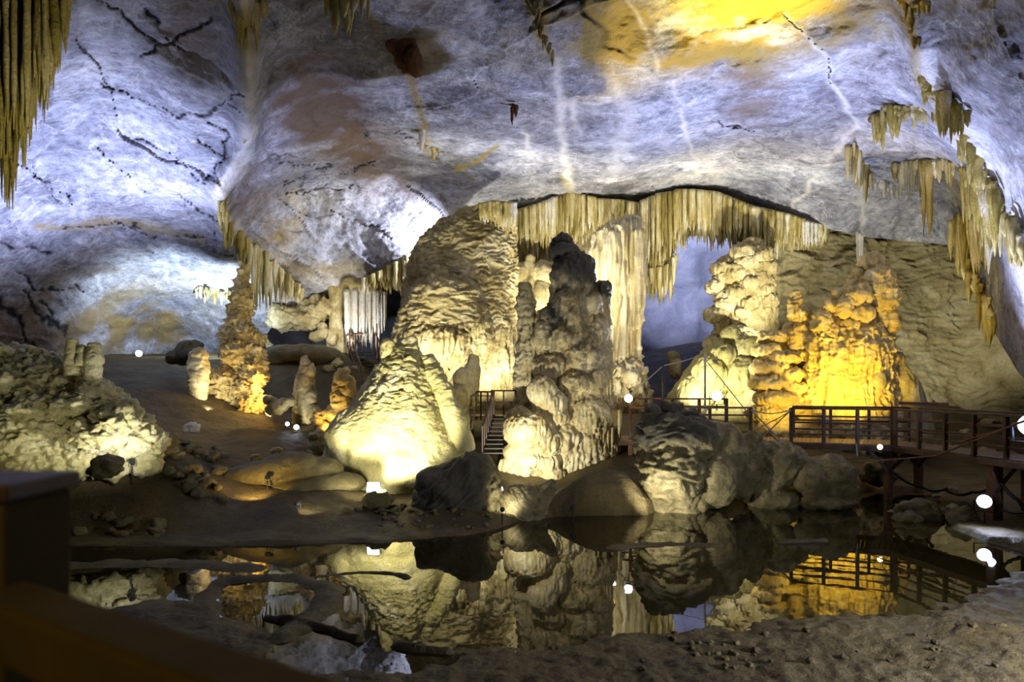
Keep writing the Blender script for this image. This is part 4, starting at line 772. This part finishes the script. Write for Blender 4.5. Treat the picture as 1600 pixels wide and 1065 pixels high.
floodlight(P(463, 667, 24.8), CAMP, .20, 'lampb', 'tiny blue lit lamp at the foot of the bottle shaped stalagmite', .1, rnd=True)
PI_ = P(1610, 664, 15.6); floodlight(PI_, CAMP + Vector((3, 0, .6)), .5, 'lampb', 'large blue white floodlight cut by the right edge', .3, rnd=True)
SPOTS = [((785, 795, 16.9), (795, 770, 18.), 'black spotlight on a stake in front of the slab'), ((896, 789, 17.4), (930, 740, 18.), 'black spotlight on a stake in front of the smooth mud mound'), ((466, 786, 16.9), (500, 770, 18), 'black spotlight on the mud at the left of the cone, nearer the water'),
    ((417, 745, 18.2), (390, 730, 19), 'black spotlight beside the amber lit ridge'), ((206, 721, 16.3), (180, 680, 17), 'black spotlight at the foot of the lumpy left mound'), ((334, 699, 19.5), (300, 640, 25), 'small spotlight on the dark mud behind the amber ridge')]
for (p, a, lb) in SPOTS: floodlight(P(*p), P(*a), .13, 'iron', lb, .28, 'spotlight', True)

# light of the formations
light(P(592, 768, 17.2), P(612, 668, 20.3), 3000, 64, (1., .93, .74), .45, .06)
light(P(560, 770, 17.4), P(560, 690, 21), 300, 90, WARM, .8)
light(PF + Vector((.1, .3, .2)), P(842, 650, 22), 900, 92, WARM, .5, .05)
light(P(1000, 812, 16.6), P(900, 560, 23), 60, 100, WARM, .9)
light(P(786, 790, 17.1), P(800, 768, 18.4), 60, 120, NEU, .6, .03)
light(P(655, 605, 25.4), P(690, 480, 30), 1700, 105, WARM, .7, .06)
light(P(790, 640, 27.8), P(770, 480, 30.6), 1300, 110, WARM, .8, .06)
light(P(948, 655, 28.0), P(975, 440, 32), 1100, 105, WARM, .8, .08)
light(P(960, 560, 27.5), P(912, 470, 24), 60, 120, NEU, .8, .06)
light(P(880, 560, 29), P(870, 340, 35.8), 3600, 100, WARM, .8, .1)
light(P(1012, 806, 17.0), P(1050, 735, 18.6), 480, 95, NEU, .5, .04)
light(P(1332, 660, 22.8), P(1332, 540, 26), 1900, 84, YEL, .5, .05)
light(P(1255, 672, 24.2), P(1215, 590, 26.5), 420, 95, YEL, .6, .05)
light(P(1085, 638, 26.5), P(1180, 430, 34), 2600, 95, WARM, .7, .08)
light(P(1230, 540, 29), P(1120, 330, 35.5), 3400, 90, WARM, .8, .08)
light(P(1420, 610, 28.5), P(1440, 450, 34), 1400, 110, WARM, .8, .1)
light(P(210, 730, 15.2) , P(160, 640, 16.6), 260, 110, (.95, .93, .95), .7, .03)
light(P(20, 735, 14.2), P(60, 620, 17), 60, 110, WARM, .9, .05)
light(P(418, 655, 25.3), P(388, 550, 27), 300, 110, AMB, .7, .05)
light(P(325, 640, 25.), P(345, 560, 27.4), 180, 100, NEU, .7, .05)
light(P(500, 676, 23.4), P(530, 620, 24.4), 150, 110, AMB, .7, .04)
light(P(462, 675, 24.3), P(478, 610, 26), 90, 100, WARM, .7, .04)
light(P(400, 770, 17.2), P(390, 735, 18.6), 150, 120, AMB, .7, .03)
light(P(440, 590, 26.5), P(290, 640, 25), 420, 120, AMB, .9, .05)  # amber fill added to lift the dim left slope
light(P(480, 530, 33.5), P(480, 490, 37.5), 240, 120, NEU, .8, .05)
light(P(545, 530, 34.0), P(566, 490, 36.5), 380, 120, NEU, .8, .05)
light(P(470, 792, 16.6), P(510, 768, 18), 45, 120, WARM, .8, .03)
light(P(1612, 662, 15.4), P(1520, 625, 29), 2400, 110, (.45, .55, 1), .9, .1)
light(PD + Vector((0, -.25, .1)), PD + Vector((-1.5, -1.5, -.9)), 120, 130, (.7, .78, 1), .8, .08)
# light of the vault
light(P(345, 530, 32), P(285, 450, 37), 4600, 130, (.70, .84, 1), 1., .1)
light(P(694, 372, 34.6), P(640, 372, 35.6), 1800, 150, (.85, .87, 1), .8, .1)
light(P(255, 560, 24), P(150, 260, 23.5), 6800, 122, COOL, 1., .15)
light(P(190, 440, 9.5), P(30, 150, 11.5), 450, 100, NEU, 1., .1)
light(P(600, 690, 25.5), P(400, 230, 27), 3000, 105, COOL, .9, .15)
light(P(1092, 640, 26), P(900, 140, 24), 6300, 98, COOL, 1., .15)
light(P(1280, 700, 19.2), P(1250, 150, 24.5), 6800, 70, COOL, 1., .15)
light(P(1500, 640, 21.5), P(1560, 250, 20), 6500, 110, COOL, .9, .15)
light(P(1300, 700, 19.2), P(1195, 0, 17), 24000, 30, (1., .76, .04), 1., .1)
light(P(960, 640, 24.5), P(1000, -20, 16.5), 7000, 66, (1., .74, .10), 1., .1)
light(P(1030, 520, 46), P(1085, 380, 58), 13000, 76, (.6, .66, 1), .8, .1)
light(Vector((8.2, 6.5, 1.7)), Vector((4.5, 9.5, 0)), 2400, 140, (.88, .90, 1.), 1., .15)
light(Vector((-1.2, -1.5, 4.6)), Vector((-.9, 1.2, 3.2)), 75, 120, AMB, 1., .1)  # added unseen warm fill behind the camera for the foreground post and rail

# ================================================================== FOREGROUND RAIL (at the photographer's hand)
o = empty('timber_post', (-.99, 1.3, 0), 'blurred wooden post with a flat cap at the lower left corner', 'post')
bm = bmesh.new(); add_box(bm, (-.99, 1.30, 1.65), (.185, .185, 3.28)); bmobj('shaft', bm, M['woodn'], o, bevel=.008)
bm = bmesh.new(); add_box(bm, (-.99, 1.30, 3.307), (.21, .21, .032)); bmobj('cap', bm, M['wood'], o, bevel=.006)
o = empty('timber_railing', (-.6, 1.0, 3.0), 'blurred brown wooden handrail crossing the lower left corner', 'railing')
bm = bmesh.new(); beam(bm, (-1.15, 1.36, 3.09), (-.08, .70, 3.09), .10, .10); bmobj('handrail', bm, M['woodn'], o, bevel=.012)
bm = bmesh.new(); beam(bm, (-1.15, 1.33, 2.7), (-.12, .69, 2.7), .08, .08); bmobj('lower_rail', bm, M['wood'], o, bevel=.012)

# ================================================================== LOOSE STONES
protos = [rock_mesh((1, .9, .65), k, amp=.35, sub=3) for k in range(5)]
for k, m_ in enumerate(protos): m_.polygons.foreach_set('use_smooth', np.ones(len(m_.polygons), dtype=bool))
rd = random.Random(5)
def stones(n, xr, yr, zpx, mat, label, group, size=(.06, .16), name='stone', cat='stone'):
    for i in range(n):
        px, py = rd.uniform(*xr), rd.uniform(*yr); D = zpx(px, py) if callable(zpx) else zpx
        x = (px - 800) * D / F; h = gz(x, D); r = rd.uniform(*size)
        me = protos[rd.randrange(5)]; o = bpy.data.objects.new(name, me); COL.objects.link(o)
        if not me.materials: me.materials.append(M[mat])
        o.location = (x, D, h + r * .25); o.scale = (r, r, r); o.rotation_euler = (rd.uniform(-.2, .2), rd.uniform(-.2, .2), rd.uniform(0, 6))
        o.material_slots[0].link = 'OBJECT'; o.material_slots[0].material = M[mat]; tag(o, label, cat, group)
def onplane(px, py): return F * CAMH / (py - HZ)
stones(26, (250, 350), (0, 1), lambda x, y: rd.uniform(17.2, 20), 'mudrock', 'small muddy stone on the dark mud right of the left mound', 'stones on the dark mud', (.08, .24))
stones(16, (120, 250), (0, 1), lambda x, y: rd.uniform(15.2, 16.3), 'mudrock', 'small stone on the mud in front of the left mound', 'stones before the left mound', (.06, .2))
stones(40, (590, 770), (0, 1), lambda x, y: rd.uniform(16.1, 17.4), 'mudrock', 'small rubble stone on the shore before the dark boulder', 'rubble before the dark boulder', (.03, .09))
stones(18, (540, 640), (0, 1), lambda x, y: rd.uniform(17.2, 17.9), 'mudrock', 'rubble stone around the floodlight stand before the cone', 'rubble around the floodlight', (.05, .13))
stones(30, (1000, 1600), (985, 1060), onplane, 'mud', 'small clod on the near mud at the lower right', 'clods on the near mud', (.02, .06))
stones(16, (1080, 1180), (1010, 1060), onplane, 'mudrock', 'small dark clod at the bottom edge of the photo', 'clods at the bottom edge', (.02, .06))
stones(14, (1390, 1500), (0, 1), lambda x, y: rd.uniform(18.2, 22), 'boulder', 'small stone on the bank under the walkway', 'stones under the walkway', (.08, .25))
stones(12, (400, 560), (0, 1), lambda x, y: rd.uniform(32.5, 34), 'bell', 'small pale stone on the rock platform by the grotto', 'stones on the platform', (.1, .3))
stones(14, (1420, 1600), (0, 1), lambda x, y: rd.uniform(26, 32), 'bell', 'pale stone on the bank below the rippled wall', 'stones below the rippled wall', (.12, .4))
for (px, py, D, r, lb, mt) in ((400, 715, 19.5, .17, 'small round amber lit stone on the ridge left of the cone', 'cream'), (432, 705, 20.5, .19, 'small orange stone behind the amber ridge, right of the round one', 'amber'), (165, 730, 14.6, .36, 'dark boulder in front of the left mound spotlight', 'mudrock'), (1438, 806, 18., .62, 'dark wet boulder low under the walkway, left of the blue floodlight', 'mudrock'), (1418, 812, 17.6, .35, 'smaller dark wet boulder at the left foot of the wet boulder', 'mudrock'), (1505, 812, 17.2, .42, 'knobbly dark boulder directly left of the blue floodlight', 'mudrock'), (1370, 742, 22.5, .5, 'brown boulder behind the rock row under the deck', 'boulder'), (250, 700, 18.5, .5, 'dark boulder at the right foot of the lumpy left mound', 'mudrock'), (590, 782, 17.7, .38, 'dark rubble stand carrying the floodlight before the cone', 'mudrock'), (300, 668, 21, .25, 'small white lit stone on the dark mud left of the amber ridge', 'white'), (1545, 1030, 9, .1, 'dark clod on the near mud at the lower right corner', 'mud'), (1388, 1000, 9.6, .1, 'lone dark clod in the middle of the near mud', 'mud')):
    me = rock_mesh((r, r * .9, r * .72), px * .37, amp=.3, sub=4); o = link('boulder' if r > .3 else 'stone', me, M[mt]); o.location = P(px, py, D); tag(o, lb, 'rock' if r > .3 else 'stone')
